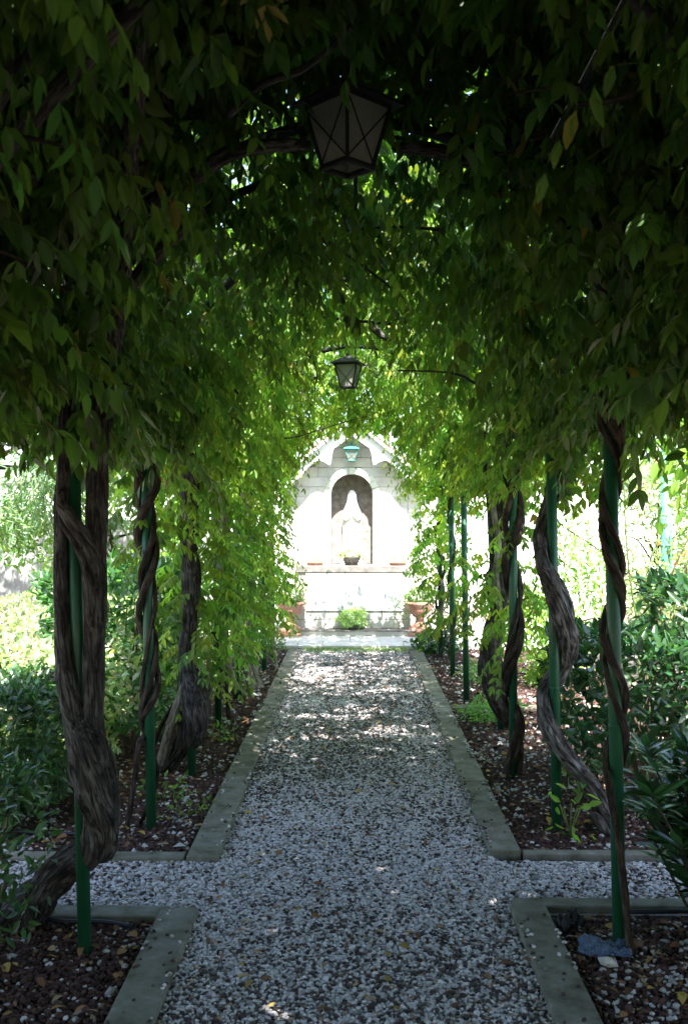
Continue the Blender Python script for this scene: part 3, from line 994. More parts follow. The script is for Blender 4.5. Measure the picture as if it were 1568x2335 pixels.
# wall lantern on the gable
wl_ = thing('wall_lantern', 'small teal framed wall lantern fixed under the shrine gable', 'lantern', (SX-0.005, SY-0.10, 2.15))
def lantern(root, s, h, parts_mat, glass, top_over=1.35, taper=0.6, roof_h=0.4, rz=0.0, ring=True, cross=True):
    """square tapered lantern, local origin at its bottom"""
    def P(o):
        o.parent = root; o.location = (0, 0, 0); return o
    hs, hb = s/2, s/2*taper
    t = s*0.055
    def R(x, y): return (x*math.cos(rz)-y*math.sin(rz), x*math.sin(rz)+y*math.cos(rz))
    cor = [(-1, -1), (1, -1), (1, 1), (-1, 1)]
    b = MB()
    for a, c in cor:
        x0, y0 = R(a*hb, c*hb); x1, y1 = R(a*hs, c*hs)
        b.tube([(x0, y0, 0.02), (x1, y1, h)], t*0.8, 4, 1)
    for i in range(4):
        for hh, zz, tt in ((hb, 0.012, 1.05), (hs, h, 0.8)):
            x0, y0 = R(cor[i][0]*hh, cor[i][1]*hh); x1, y1 = R(cor[(i+1) % 4][0]*hh, cor[(i+1) % 4][1]*hh)
            b.tube([(x0, y0, zz), (x1, y1, zz)], t*tt, 4, 1)
    P(b.build('frame', parts_mat, None))
    if cross:
        b = MB()
        for i in range(4):
            e = 1.03
            a, c = cor[i], cor[(i+1) % 4]
            for p_, q_ in ((a, c), (c, a)):
                x0, y0 = R(p_[0]*hb*e, p_[1]*hb*e); x1, y1 = R(q_[0]*hs*e, q_[1]*hs*e)
                b.tube([(x0, y0, 0.02), (x1, y1, h)], t*0.24, 5, 1)
        P(b.build('cross_wire', parts_mat, None))
    for i in range(4):
        a, c = cor[i], cor[(i+1) % 4]
        e = 0.97
        pts = []
        for q_, hh, zz in ((a, hb, 0.02), (c, hb, 0.02), (c, hs, h-.003), (a, hs, h-.003)):
            x, y = R(q_[0]*hh*e, q_[1]*hh*e); pts.append((x, y, zz))
        b = MB()
        nrm = (Vector(pts[1])-Vector(pts[0])).cross(Vector(pts[3])-Vector(pts[0])).normalized()*0.003
        b.add(pts+[tuple(Vector(p_)-nrm) for p_ in pts], [(0, 1, 2, 3), (7, 6, 5, 4), (0, 4, 5, 1), (1, 5, 6, 2), (2, 6, 7, 3), (3, 7, 4, 0)])
        P(b.build('pane', glass, None))
    b = MB()
    ho = hs*top_over
    vs = [(*R(a*ho, c*ho), h+0.004) for a, c in cor] + [(*R(a*ho, c*ho), h+0.012) for a, c in cor] + [(*R(a*hs*.16, c*hs*.16), h+s*roof_h) for a, c in cor]
    b.add(vs, [(3, 2, 1, 0)]+[(i, (i+1) % 4, 4+(i+1) % 4, 4+i) for i in range(4)]+[(4+i, 4+(i+1) % 4, 8+(i+1) % 4, 8+i) for i in range(4)]+[(8, 9, 10, 11)])
    P(b.build('roof', parts_mat, None))
    if ring:
        b = MB(); b.lathe([(hs*.16, h+s*roof_h), (hs*.2, h+s*roof_h+.012), (hs*.1, h+s*roof_h+.025), (hs*.06, h+s*roof_h+.05)], sides=8)
        P(b.build('finial', parts_mat, None))
lantern(wl_, 0.15, 0.15, M['teal_iron'], M['glass'], 1.3, 0.62, 0.4)
b = MB(); b.tube([(0, 0.0, 0.23), (0, 0.03, 0.27), (0, 0.10, 0.25)], 0.006, 6, 4); o = b.build('bracket', M['teal_iron'], None); o.parent = wl_

# ------------------------------------------------------------------ pots and flowers round the shrine
def bush_leaves(root, name, c, r, n, ll, base, wr=0.5, mat='hedge', hi=False, var=0.3, shell=0.5, yellow=0.2):
    d = rand_dir(n)
    rad = RNG.uniform(shell, 1.0, n)**0.6
    bumpy = 1+0.22*np.sin(d[:, 0]*5+c[0]*7)*np.cos(d[:, 2]*6+c[1])+0.12*np.sin(d[:, 1]*11+d[:, 2]*9)
    P = np.array(c)[None]+d*(rad*bumpy)[:, None]*np.array(r)[None]
    D = d*0.8+rand_dir(n)*0.8+np.array((0, 0, 0.15))
    L = RNG.uniform(*ll, n)
    lv = Leaves(); lv.add(P, D, d+rand_dir(n)*0.5+np.array((0, 0, .4)), L, L*wr, green(n, np.array(base), var, yellow), hi=hi)
    o = lv.build(name, M[mat], None, 'stuff'); o.parent = root
    o.location = (0, 0, 0)
    return o


def blossoms(root, c, r, n, cols, size=0.02):
    d = rand_dir(n, -0.2, 1); P = np.array(c)[None]+d*np.array(r)[None]
    lv = Leaves(); cc = np.array(cols)[RNG.integers(0, len(cols), n)]
    for k in range(5):
        a = k*1.2566+RNG.uniform(0, .4, n)
        D = np.stack([np.cos(a), np.sin(a), np.full(n, .35)], 1)
        L = np.full(n, size); lv.add(P, D, np.tile((0, 0, 1.0), (n, 1)), L, L*.8, cc*RNG.uniform(.8, 1.1, (n, 1)))
    o = lv.build('blossom', M['petal'], None, 'stuff'); o.parent = root; o.location = (0, 0, 0)
    return o


URN = [(0.13, 0), (0.14, 0.012), (0.14, 0.055), (0.115, 0.07), (0.085, 0.085), (0.06, 0.11), (0.05, 0.15), (0.052, 0.17), (0.07, 0.185), (0.09, 0.195),
       (0.085, 0.205), (0.12, 0.23), (0.148, 0.275), (0.155, 0.32), (0.165, 0.33), (0.185, 0.34), (0.19, 0.362), (0.175, 0.372), (0.15, 0.365), (0.14, 0.33)]
for x, y, lab, red in ((-0.79, 12.02, 'terracotta urn of red flowers on the terrace left of the altar', True),
                       (0.775, 12.06, 'terracotta urn of trailing greenery on the terrace right of the altar', False)):
    u = thing('terracotta_urn', lab, 'urn', (x, y, 0.03), 'terracotta urns flanking the shrine')
    b = MB(); b.box((0, 0, 0.018), (0.29, 0.29, 0.036)); o = b.build('plinth', M['terracotta'], None, 0.006); o.parent = u
    b = MB(); b.lathe(URN, (0, 0, 0.037), 24); o = b.build('bowl', M['terracotta'], None); o.parent = u
    b = MB(); b.lathe([(0.001, 0.375), (0.14, 0.374), (0.14, 0.36)], (0, 0, 0), 16); o = b.build('soil', M['soil'], None); o.parent = u
    bush_leaves(u, 'foliage', (0, 0, 0.47), (0.17, 0.15, 0.12), 620, (0.025, 0.045), (0.07, 0.12, 0.03), 0.6)
    if red: blossoms(u, (0.03, -0.04, 0.50), (0.16, 0.14, 0.11), 26, [(0.5, 0.02, 0.015), (0.55, 0.05, 0.03)], 0.018)
    else:
        bush_leaves(u, 'trailing_stems', (-0.22, -0.05, 0.33), (0.20, 0.1, 0.14), 170, (0.02, 0.035), (0.07, 0.12, 0.03), 0.6)
bowl = thing('flower_bowl', 'dark round bowl of flowers on the altar shelf below the statue', 'planter', (-0.05, SY-0.20, 0.865))
b = MB(); b.lathe([(0.06, 0), (0.075, 0.005), (0.098, 0.05), (0.108, 0.095), (0.113, 0.105), (0.104, 0.105), (0.096, 0.09)], (0, 0, 0), 20); o = b.build('pot', M['pot'], None); o.parent = bowl
bush_leaves(bowl, 'foliage', (0, 0, 0.13), (0.14, 0.1, 0.06), 340, (0.02, 0.035), (0.13, 0.17, 0.05), 0.6)
blossoms(bowl, (0, 0, 0.14), (0.15, 0.1, 0.06), 34, [(0.7, 0.6, 0.12), (0.75, 0.7, 0.5)], 0.014)
for x, lab in ((0.52, 'low tray of pink and yellow flowers on the right end of the altar shelf'), (-0.50, 'low tray of pale flowers on the left end of the altar shelf')):
    f_ = thing('flower_tray', lab, 'planter', (x, SY-0.2, 0.865), 'flower trays on the altar shelf')
    b = MB(); b.lathe([(0.09, 0), (0.11, 0.03), (0.115, 0.035), (0.1, 0.03)], (0, 0, 0), 16); o = b.build('tray', M['terracotta'], None); o.parent = f_
    bush_leaves(f_, 'foliage', (0, 0, 0.055), (0.14, 0.09, 0.045), 220, (0.015, 0.03), (0.12, 0.16, 0.05), 0.6)
    blossoms(f_, (0, 0, 0.06), (0.14, 0.09, 0.05), 20, [(0.7, 0.45, 0.2), (0.75, 0.6, 0.3)], 0.013)
gp = thing('potted_shrub', 'round pale green potted shrub on the step in front of the altar', 'potted plant', (-0.04, SY-0.44, 0.102))
b = MB(); b.lathe([(0.07, 0), (0.09, 0.03), (0.095, 0.05), (0.085, 0.045)], (0, 0, 0), 16); o = b.build('pot', M['pot'], None); o.parent = gp
bush_leaves(gp, 'foliage', (0, 0, 0.125), (0.165, 0.14, 0.115), 1500, (0.022, 0.034), (0.20, 0.25, 0.12), 0.75, shell=0.7)

# ------------------------------------------------------------------ garden walls and far building
def garden_wall(label, x0, x1, y0, y1, h, mat='wall'):
    w = thing('garden_wall', label, 'wall', ((x0+x1)/2, (y0+y1)/2, 0))
    b = MB(); b.box((0, 0, h/2-0.02), (x1-x0, y1-y0, h)); o = b.build('wall_body', M[mat], None); o.parent = w
    b = MB(); b.box((0, 0, h+0.015), (x1-x0+0.1, y1-y0+0.1, 0.06)); o = b.build('coping', M['shelf'], None, 0.01); o.parent = w
garden_wall('grey rendered garden wall behind the sunlit hedge on the left', -7.0, -1.7, 12.4, 12.6, 1.38)
garden_wall('white boundary wall running behind the shrine', -9, 6.09, 16.2, 16.4, 2.0, 'plaster')
garden_wall('grey garden wall behind the climbing shrubs on the right', 6.1, 6.3, -6, 16.4, 1.35)

# ------------------------------------------------------------------ PERGOLA: hoops, posts, hanging lanterns
HOOPW, SPRING, RISE = 0.93, 1.85, 1.0
POSTS = [  # u base, base v, u at upper v, upper v, side, label
    (193, 2168, 166, 1040, 'green steel post gripped by the thick forked vine trunk, front left'),
    (345, 1885, 331, 1040, 'green steel post with slim vines twisted around it, second on the left'),
    (437, 1768, 428, 1040, 'green steel post standing under the gnarled vine knot, third on the left'),
    (498, 1663, 492, 1040, 'green steel post between pale bare stems, fourth on the left'),
    (546, 1600, 540, 1040, 'green steel post half hidden by hanging leaves, fifth on the left'),
    (602, 1530, 597, 1040, 'green steel post beside the pale leaning trunk, sixth on the left'),
    (622, 1500, 618, 1040, 'last green steel post on the left, nearest the terrace'),
    (1409, 2160, 1388, 1000, 'green steel post wound with ropelike stems, front right beside the dark shrub'),
    (1267, 1886, 1253, 960, 'green steel post hugged by the snaking grey trunk, second on the right'),
    (1168, 1766, 1168, 1000, 'green steel post with knotted brown vines at mid height, third on the right'),
    (1141, 1662, 1108, 1000, 'green steel post behind the hanging mossy trunk, fourth on the right'),
    (1062, 1596, 1054, 1000, 'bare green steel post without any vine, right of the path'),
    (1031, 1543, 1026, 1000, 'green steel post with one thin vine spiralling up, right of the path'),
    (1004, 1500, 1001, 1000, 'slim green steel post at the far right end of the pergola'),
]
post_axis = []
for i, (u0, v0, u1, v1, lab) in enumerate(POSTS):
    d = 1.5*FP/(v0-1171)
    a = at(u0, v0, d); t = at(u1, v1, d)
    top = a+(t-a)*((2.02-a.z)/(t.z-a.z))
    post_axis.append((a, top, d))
    r = 0.0245 if i != 7 and i != 0 else 0.0235
    pt = thing('pergola_post', lab, 'post', a, 'green steel posts of the pergola')
    b = MB(); b.tube([Vector((0, 0, -0.03)), top-a], r, 18, 1)
    o = b.build('pole', M['post'], None); o.parent = pt
    b = MB(); k = 0.38 if i % 2 else 0.33
    b.tube([(top-a)*k, (top-a)*(k+0.004)], r+0.0012, 18, 1); o = b.build('weld_ring', M['post'], None); o.parent = pt
# overhead frame
fr = thing('pergola', 'dark steel hoops and rails of the pergola overhead, buried in the foliage', 'pergola', (0, 0, 1.85))
def hoop_pts(y, k=16, w=HOOPW):
    return [Vector((-w*math.cos(math.pi*i/k), y, SPRING+RISE*math.sin(math.pi*i/k))) for i in range(k+1)]
for y in (0.9, 2.15, 3.42, 4.77, 5.7, 6.93, 8.0, 9.2, 10.3):
    b = MB(); b.tube(hoop_pts(y), 0.021, 8, 2); o = b.build('hoop', M['iron'], fr)
for a in (50, 90, 130):
    q = math.radians(a)
    x, z = -HOOPW*math.cos(q), SPRING+RISE*math.sin(q)+0.02
    b = MB(); b.tube([(x, -2.8, z), (x, 10.6, z)], 0.010, 6, 1); b.build('rail', M['iron'], fr)

for (x, y, rz, lab) in ((-0.024, 3.0, math.radians(45), 'large black hanging lantern with frosted panes under the near leaves'),
                        (-0.06, 8.2, math.radians(-14), 'small looking black hanging lantern further along above the path, in front of the shrine')):
    l = thing('hanging_lantern', lab, 'lantern', (x, y, 2.53), 'lanterns hanging along the pergola')
    lantern(l, 0.182, 0.195, M['iron'], M['glass'], 1.36, 0.60, 0.42, rz)
    b = MB(); b.tube([(0, 0, 0.31), (0, 0, 0.52)], 0.005, 6, 1); o = b.build('hanging_rod', M['iron'], None); o.parent = l

# ------------------------------------------------------------------ VINES
VG = 'wisteria vines climbing the posts'
def V3(lst): return [at(*p[:3]) for p in lst], [p[3] for p in lst]
def stem(root, name, lst, mat='bark', sides=12, ridge=0.12, lobes=4, tw=2.5, seed=1, res=7, label=None):
    P, R = V3(lst)
    b = MB(); b.tube(P, R, sides, res, ridge, lobes, tw, 0.02, True, seed)
    o = b.build(name, M[mat], root)
    if label: o['label'] = label
    return o
def helix(root, name, axis, z0, z1, pitch, rad, r0, r1, ph, mat='bark_brown', lead=None, wob=0.006, seed=0, d=1):
    rnd = random.Random(seed)
    a, top, _ = axis
    pts = []; rs = []
    if lead: pts += [Vector(p) for p in lead]; rs += [r0*1.05]*len(lead)
    n = max(6, int((z1-z0)/pitch*8))
    for i in range(n+1):
        z = z0+(z1-z0)*i/n
        c = a+(top-a)*((z-a.z)/(top.z-a.z))
        an = ph+d*2*math.pi*(z-z0)/pitch
        rr = rad+rnd.uniform(-wob, wob)
        pts.append(Vector((c.x+rr*math.cos(an), c.y+rr*math.sin(an), z)))
        rs.append(r0+(r1-r0)*i/n)
    b = MB(); b.tube(pts, rs, 9, 3, 0.12, 3, 4, 0.03, True, seed)
    return b.build(name, M[mat], root)

# front left: thick forked trunk
v1 = thing('wisteria_vine', 'thick forked grey vine trunk winding round the front left post', 'vine', at(40, 2120, 3.6), VG)
stem(v1, 'trunk', [(5, 2160, 3.68, .105), (35, 2110, 3.65, .082), (75, 2062, 3.62, .068), (130, 1995, 3.56, .058), (185, 1955, 3.50, .052), (222, 1935, 3.42, .052), (232, 1860, 3.355, .060),
                   (216, 1780, 3.325, .066), (200, 1700, 3.325, .066), (193, 1672, 3.33, .056), (192, 1640, 3.335, .030), (191, 1615, 3.338, .006)], sides=26, ridge=.18, lobes=5, seed=2, res=9)
stem(v1, 'stem', [(200, 1760, 3.34, .035), (184, 1690, 3.335, .05), (160, 1600, 3.36, .040), (146, 1500, 3.39, .030), (141, 1400, 3.41, .027), (138, 1280, 3.41, .026), (141, 1160, 3.41, .027), (147, 1040, 3.40, .026), (152, 900, 3.38, .024), (165, 700, 3.3, .02), (150, 560, 3.2, .018)], sides=14, seed=3)
stem(v1, 'stem', [(206, 1765, 3.34, .035), (206, 1690, 3.335, .05), (213, 1600, 3.36, .036), (213, 1500, 3.38, .034), (216, 1400, 3.385, .037), (215, 1290, 3.385, .042), (219, 1190, 3.40, .036), (222, 1080, 3.41, .034), (232, 950, 3.40, .035), (252, 800, 3.38, .035), (268, 660, 3.15, .034), (285, 480, 2.85, .030), (303, 250, 2.5, .025), (318, 60, 2.35, .021), (330, -80, 2.25, .018)], sides=16, seed=4)
stem(v1, 'stem', [(137, 1120, 3.375, .018), (146, 1185, 3.335, .019), (170, 1232, 3.32, .019), (192, 1285, 3.335, .017), (206, 1350, 3.345, .014), (210, 1430, 3.35, .008)], sides=9, seed=5)
stem(v1, 'stem', [(138, 1150, 3.36, .022), (160, 1185, 3.325, .026), (190, 1225, 3.32, .028), (210, 1275, 3.345, .026), (218, 1340, 3.36, .016)], sides=10, seed=6)

# second left: slim twisted stems
v2 = thing('wisteria_vine', 'slim twisted brown vines wound round the second left post', 'vine', post_axis[1][0]+Vector((-.06, 0, 0)), VG)
helix(v2, 'stem', post_axis[1], 0.42, 1.95, .62, .036, .013, .016, 2.2, lead=[at(289, 1890, 4.74), at(303, 1800, 4.74), at(318, 1690, 4.73)], seed=1)
helix(v2, 'stem', post_axis[1], 0.62, 1.95, .60, .040, .016, .022, 5.4, seed=2, lead=[at(322, 1640, 4.76)])
helix(v2, 'stem', post_axis[1], 0.20, 1.95, .95, .034, .009, .013, 0.4, seed=3, lead=[at(318, 1880, 4.82)])
helix(v2, 'stem', post_axis[1], 1.25, 1.95, .5, .045, .022, .026, 1.3, seed=4)

# third left: gnarled knot and roots
v3 = thing('wisteria_vine', 'gnarled vine trunk swelling into a hanging knot on the left', 'vine', post_axis[2][0]+Vector((-.08, 0, 0)), VG)
stem(v3, 'trunk', [(360, 1775, 5.80, .055), (390, 1735, 5.78, .05), (420, 1690, 5.74, .055), (425, 1630, 5.72, .05), (424, 1560, 5.7, .045), (428, 1450, 5.68, .046), (436, 1330, 5.66, .05), (430, 1200, 5.66, .05), (434, 1060, 5.66, .055), (440, 900, 5.6, .05), (470, 760, 5.5, .04), (520, 640, 5.3, .03)], sides=16, ridge=.16, seed=7)
stem(v3, 'knot', [(430, 1500, 5.62, .03), (438, 1550, 5.60, .056), (446, 1600, 5.595, .074), (450, 1650, 5.60, .068), (440, 1690, 5.63, .04), (430, 1700, 5.64, .015)], sides=16, ridge=.14, seed=8)
stem(v3, 'root', [(362, 1745, 5.7, .022), (378, 1690, 5.68, .026), (398, 1630, 5.66, .028), (415, 1580, 5.66, .026), (430, 1540, 5.64, .02)], 'bark_pale', seed=9)
stem(v3, 'root', [(350, 1700, 5.9, .014), (375, 1640, 5.8, .013), (410, 1590, 5.7, .012), (440, 1560, 5.6, .01)], 'bark_brown', sides=8, seed=10)
# farther left: pale trunks
v4 = thing('wisteria_vine', 'pale bare vine stems crossing behind the fourth left post', 'vine', post_axis[3][0]+Vector((.05, 0.1, 0)), VG)
stem(v4, 'trunk', [(548, 1585, 8.2, .05), (530, 1560, 7.8, .045), (512, 1510, 7.3, .04), (506, 1430, 7.0, .05), (512, 1300, 6.9, .06), (500, 1180, 6.9, .06), (492, 1060, 6.9, .06), (500, 900, 6.8, .05)], 'bark_pale', sides=12, seed=11)
stem(v4, 'stem', [(522, 1640, 6.8, .015), (516, 1570, 6.8, .016), (500, 1520, 6.8, .016), (488, 1440, 6.85, .02)], 'bark_brown', sides=8, seed=12)
stem(v4, 'stem', [(470, 1600, 7.1, .018), (488, 1530, 7.0, .018), (496, 1440, 7.0, .02), (490, 1350, 7, .02)], 'bark_pale', sides=8, seed=13)
v5 = thing('wisteria_vine', 'pale leaning vine trunk with whitened foot near the far left kerb', 'vine', at(590, 1570, 8.5), VG)
stem(v5, 'trunk', [(592, 1575, 8.5, .055), (580, 1545, 8.55, .045), (572, 1490, 8.6, .04), (566, 1430, 8.6, .04), (570, 1330, 8.6, .045), (560, 1200, 8.6, .05), (566, 1050, 8.5, .05), (580, 900, 8.4, .04)], 'bark_pale', sides=12, seed=14)
v6 = thing('wisteria_vine', 'thin grey vine rising beside the last left post', 'vine', at(618, 1535, 9.4), VG)
stem(v6, 'stem', [(606, 1535, 9.5, .016), (628, 1530, 9.4, .016), (630, 1505, 9.5, .014), (622, 1460, 9.6, .018), (612, 1360, 9.7, .02), (618, 1200, 9.8, .02), (622, 1050, 9.8, .02)], 'bark_pale', sides=8, seed=15)

# front right: ropelike stems
v7 = thing('wisteria_vine', 'ropelike brown stems spiralling up the front right post', 'vine', at(1432, 2165, 3.42), VG)
helix(v7, 'stem', post_axis[7], 0.62, 1.98, .46, .033, .0125, .014, 3.14, lead=[at(1434, 2185, 3.40), at(1424, 2080, 3.39), at(1410, 1940, 3.38), at(1392, 1830, 3.385), at(1383, 1770, 3.40)], seed=5, d=-1)
helix(v7, 'stem', post_axis[7], 0.70, 1.98, .48, .032, .0115, .013, 0.2, seed=6, d=-1, lead=[at(1400, 1765, 3.482), at(1414, 1740, 3.478), at(1422, 1708, 3.46)])
helix(v7, 'stem', post_axis[7], 1.05, 1.98, .44, .034, .009, .011, 1.7, seed=7, d=-1)
helix(v7, 'stem', post_axis[7], 1.30, 1.98, .50, .036, .010, .013, 4.9, seed=8, d=-1)
stem(v7, 'stem', [(1392, 960, 3.43, .03), (1398, 860, 3.42, .028), (1425, 770, 3.4, .026), (1465, 700, 3.35, .024), (1500, 600, 3.3, .02), (1490, 480, 3.2, .018)], 'bark_brown', seed=16)

# second right: snaking trunk
v8 = thing('wisteria_vine', 'snaking grey furrowed vine trunk embracing the second right post', 'vine', at(1380, 1885, 4.78), VG)
stem(v8, 'trunk', [(1392, 1905, 4.80, .050), (1372, 1845, 4.76, .040), (1345, 1792, 4.71, .036), (1305, 1738, 4.69, .036), (1268, 1690, 4.70, .038), (1244, 1640, 4.735, .040), (1240, 1590, 4.79, .040), (1258, 1552, 4.845, .042),
                   (1281, 1515, 4.83, .046), (1287, 1455, 4.755, .053), (1280, 1400, 4.705, .053), (1262, 1345, 4.70, .045), (1238, 1290, 4.735, .037), (1232, 1235, 4.785, .034), (1240, 1180, 4.83, .034), (1262, 1120, 4.85, .04),
                   (1280, 1050, 4.83, .046), (1285, 970, 4.81, .046), (1282, 860, 4.78, .044), (1275, 720, 4.7, .04), (1285, 600, 4.6, .035)], 'bark_grey', sides=26, ridge=.22, lobes=5, seed=17, res=8)
stem(v8, 'root', [(1345, 1850, 4.72, .02), (1362, 1870, 4.70, .026), (1385, 1905, 4.68, .02)], seed=18)
stem(v8, 'stem', [(1278, 760, 4.75, .014), (1300, 650, 4.6, .012), (1330, 560, 4.5, .012), (1350, 480, 4.4, .01)], 'bark_brown', sides=8, seed=19)
stem(v8, 'stem', [(1280, 780, 4.75, .012), (1262, 660, 4.6, .012), (1240, 560, 4.5, .01)], 'bark_brown', sides=8, seed=20)

# third right
v9 = thing('wisteria_vine', 'knotted brown vines coiling down the third right post', 'vine', at(1153, 1782, 5.6), VG)
helix(v9, 'stem', post_axis[9], 0.52, 1.98, .8, .042, .015, .018, 2.0, seed=9, lead=[at(1156, 1785, 5.62), at(1153, 1750, 5.65), at(1165, 1700, 5.66), at(1178, 1640, 5.68)])
helix(v9, 'stem', post_axis[9], 0.02, 1.98, .7, .046, .018, .02, 5.2, seed=10)
helix(v9, 'stem', post_axis[9], 0.02, 1.98, .6, .05, .018, .02, 3.5, seed=11)
# fourth right: mossy hanging trunk
v10 = thing('wisteria_vine', 'broad mossy vine trunk bulging above the ground on the right', 'vine', at(1140, 1640, 6.85), VG)
stem(v10, 'trunk', [(1158, 1650, 6.9, .035), (1142, 1618, 6.86, .05), (1124, 1570, 6.82, .075), (1116, 1510, 6.8, .082), (1122, 1445, 6.82, .066), (1136, 1380, 6.82, .062), (1134, 1310, 6.8, .074), (1140, 1230, 6.82, .062), (1128, 1140, 6.85, .058), (1118, 1040, 6.88, .056), (1112, 900, 6.8, .05), (1090, 780, 6.6, .04)], 'bark', sides=18, ridge=.15, seed=21)
stem(v10, 'stem', [(1140, 1400, 6.75, .022), (1128, 1320, 6.7, .025), (1135, 1240, 6.72, .022), (1122, 1150, 6.75, .02), (1116, 1050, 6.8, .02)], 'bark_pale', sides=9, seed=22)
v11 = thing('wisteria_vine', 'single thin vine spiralling up a slim post right of the path', 'vine', post_axis[12][0]+Vector((.04, 0, 0)), VG)
helix(v11, 'stem', post_axis[12], 0.05, 1.98, .62, .031, .011, .012, 1.0, seed=12)
v12 = thing('wisteria_vine', 'tangled grey vine stems at the far right end of the pergola', 'vine', post_axis[13][0]+Vector((-.05, 0, 0)), VG)
helix(v12, 'stem', post_axis[13], 0.0, 1.98, .8, .035, .018, .02, 1.0, 'bark_pale', seed=13)
helix(v12, 'stem', post_axis[13], 0.0, 1.98, .7, .045, .014, .016, 4.0, 'bark', seed=14)

# ------------------------------------------------------------------ OVERHEAD CANOPY
canopy = thing('wisteria_canopy', 'dense leafy wisteria roof spread over the whole pergola', 'canopy', (0, 0, 2.6))


def branch(pts, r0, r1, seed, mat='bark'):
    b = MB(); n = len(pts)
    b.tube(pts, [r0+(r1-r0)*i/(n-1) for i in range(n)], 9, 6, .12, 4, 3, .02, True, seed)
    b.build('branch', M[mat], canopy)
branch([at(283, 500, 3.2), at(400, 430, 3.0), at(520, 350, 2.9), at(640, 330, 2.9), at(700, 330, 3.1)], .03, .016, 1)
branch([at(270, 690, 3.32), at(340, 600, 3.4), at(420, 520, 3.5), at(520, 450, 3.7), at(650, 400, 3.9)], .028, .014, 2)
branch([at(285, 480, 3.2), at(180, 440, 2.9), at(100, 420, 2.6), at(20, 380, 2.3)], .024, .014, 3)
branch([at(900, 335, 3.3), at(990, 345, 3.2), at(1060, 365, 3.2), at(1130, 340, 3.2), at(1260, 300, 3.2)], .018, .03, 4)
branch([at(470, 760, 5.5), at(560, 700, 5.2), at(640, 640, 5.2), at(760, 600, 5.4)], .035, .016, 5)
branch([at(1275, 720, 4.7), at(1180, 640, 4.6), at(1080, 600, 4.6), at(980, 560, 4.8)], .035, .016, 6)
branch([at(830, 700, 6.2), at(845, 740, 6.0), at(880, 770, 6.0), at(900, 755, 6.1), at(895, 700, 6.3)], .022, .018, 7)
branch([at(255, 640, 3.3), at(180, 740, 3.2), at(120, 780, 3.1), at(40, 820, 3.0)], .022, .01, 8)
branch([at(1490, 480, 3.2), at(1380, 300, 3.0), at(1250, 180, 2.9)], .02, .012, 9)
branch([at(-60, 420, 1.95), at(60, 280, 1.95), at(190, 140, 1.97), at(330, -10, 2.0), at(420, -110, 2.02)], .019, .016, 11)
branch([at(-40, 260, 2.0), at(50, 110, 2.0), at(130, -40, 2.02)], .013, .011, 12)
branch([at(520, 260, 2.7), at(600, 190, 2.55), at(700, 150, 2.5), at(800, 60, 2.4)], .012, .008, 13)
branch([at(590, 500, 5.0), at(570, 440, 4.6), at(610, 380, 4.4)], .02, .012, 10)

random.seed(77)
for i in range(40):
    y0 = random.uniform(1.7, 9.5); th = random.uniform(-1.5, 1.5); q = random.uniform(-.05, .1)
    P0 = Vector(((HOOPW+q)*math.sin(th), y0, SPRING+(RISE+q)*math.cos(th)))
    pts = [P0]
    dv = Vector((random.gauss(0, .16), random.gauss(0, .25), random.gauss(-.02, .06)))
    for k in range(4):
        pts.append(pts[-1]+dv+Vector((random.gauss(0, .05), random.gauss(0, .05), random.gauss(0, .04))))
        if abs(pts[-1].x) > 1.1: pts[-1].x *= .9
    if any(p_.y < 3.3 and abs(p_.x) < .22 for p_ in pts): continue
    branch(pts, random.uniform(.006, .013), .003, 100+i, 'bark_brown')


def shell(n, y0, y1, t0, t1, r0, r1):
    """random points in the arched shell; returns points and outward normals"""
    y = RNG.uniform(y0, y1, n)
    th = np.radians(RNG.uniform(t0, t1, n))*np.where(RNG.random(n) < .5, -1, 1)
    r = RNG.uniform(r0, r1, n)
    lump = 0.17*vnoise(y*1.0, th*1.6, 3.4, 11)+0.10*vnoise(y, th*2, 8.0, 12)
    r = r + lump
    nx, nz = np.sin(th), np.cos(th)
    P = np.stack([(HOOPW+r)*nx, y, SPRING+(RISE+r)*nz], 1)
    return P, np.stack([nx, np.zeros(n), nz], 1)


def heading(n, bias=None):
    a = RNG.uniform(0, 2*np.pi, n)
    h = np.stack([np.cos(a), np.sin(a), np.zeros(n)], 1)
    if bias is not None:
        h = h + bias; h[:, 2] = 0
        h = unit(h)
    return h


SHADE_G = np.array((0.026, 0.050, 0.010))  # leaf green darkened to stand in for deep shade under the near canopy
GLOW_G = np.array((0.070, 0.111, 0.017))  # brighter yellow-green, light glowing through the far leaves put into the colour
A = Leaves()
LAMPS = ((-0.024, 3.0, 2.62, .15, .15, .16), (-0.06, 8.2, 2.63, .27, .40, .16))
def clear_view(P):
    """leaves were cut away round and below the two lanterns so that they can be seen"""
    k = np.ones(len(P), bool)
    for x, y, z, rx, up, dn in LAMPS:
        t = np.clip(P[:, 1]/y, 0, 1.01)
        zc = 1.5+(z-1.5)*P[:, 1]/y
        k &= ~((P[:, 1] < y+.12) & (np.abs(P[:, 0]-x*t) < rx*np.maximum(t, .35)+.05) & (P[:, 2] < zc+up*t) & (P[:, 2] > zc-dn))
    return k
def layer(n, y0, y1, t0, t1, r0, r1, **k):
    P, nn = shell(n, y0, y1, t0, t1, r0, r1)
    P = P[clear_view(P)]
    base = k.pop('base', SHADE_G)
    thin = k.pop('thin', 0)
    if thin:
        P = P[vnoise(P[:, 0], P[:, 1], 4.5, 41) > -0.55+thin*RNG.normal(0, .12, len(P))]
    A.raw(*sprays(P, heading(len(P)), base=base, **k))
    return P


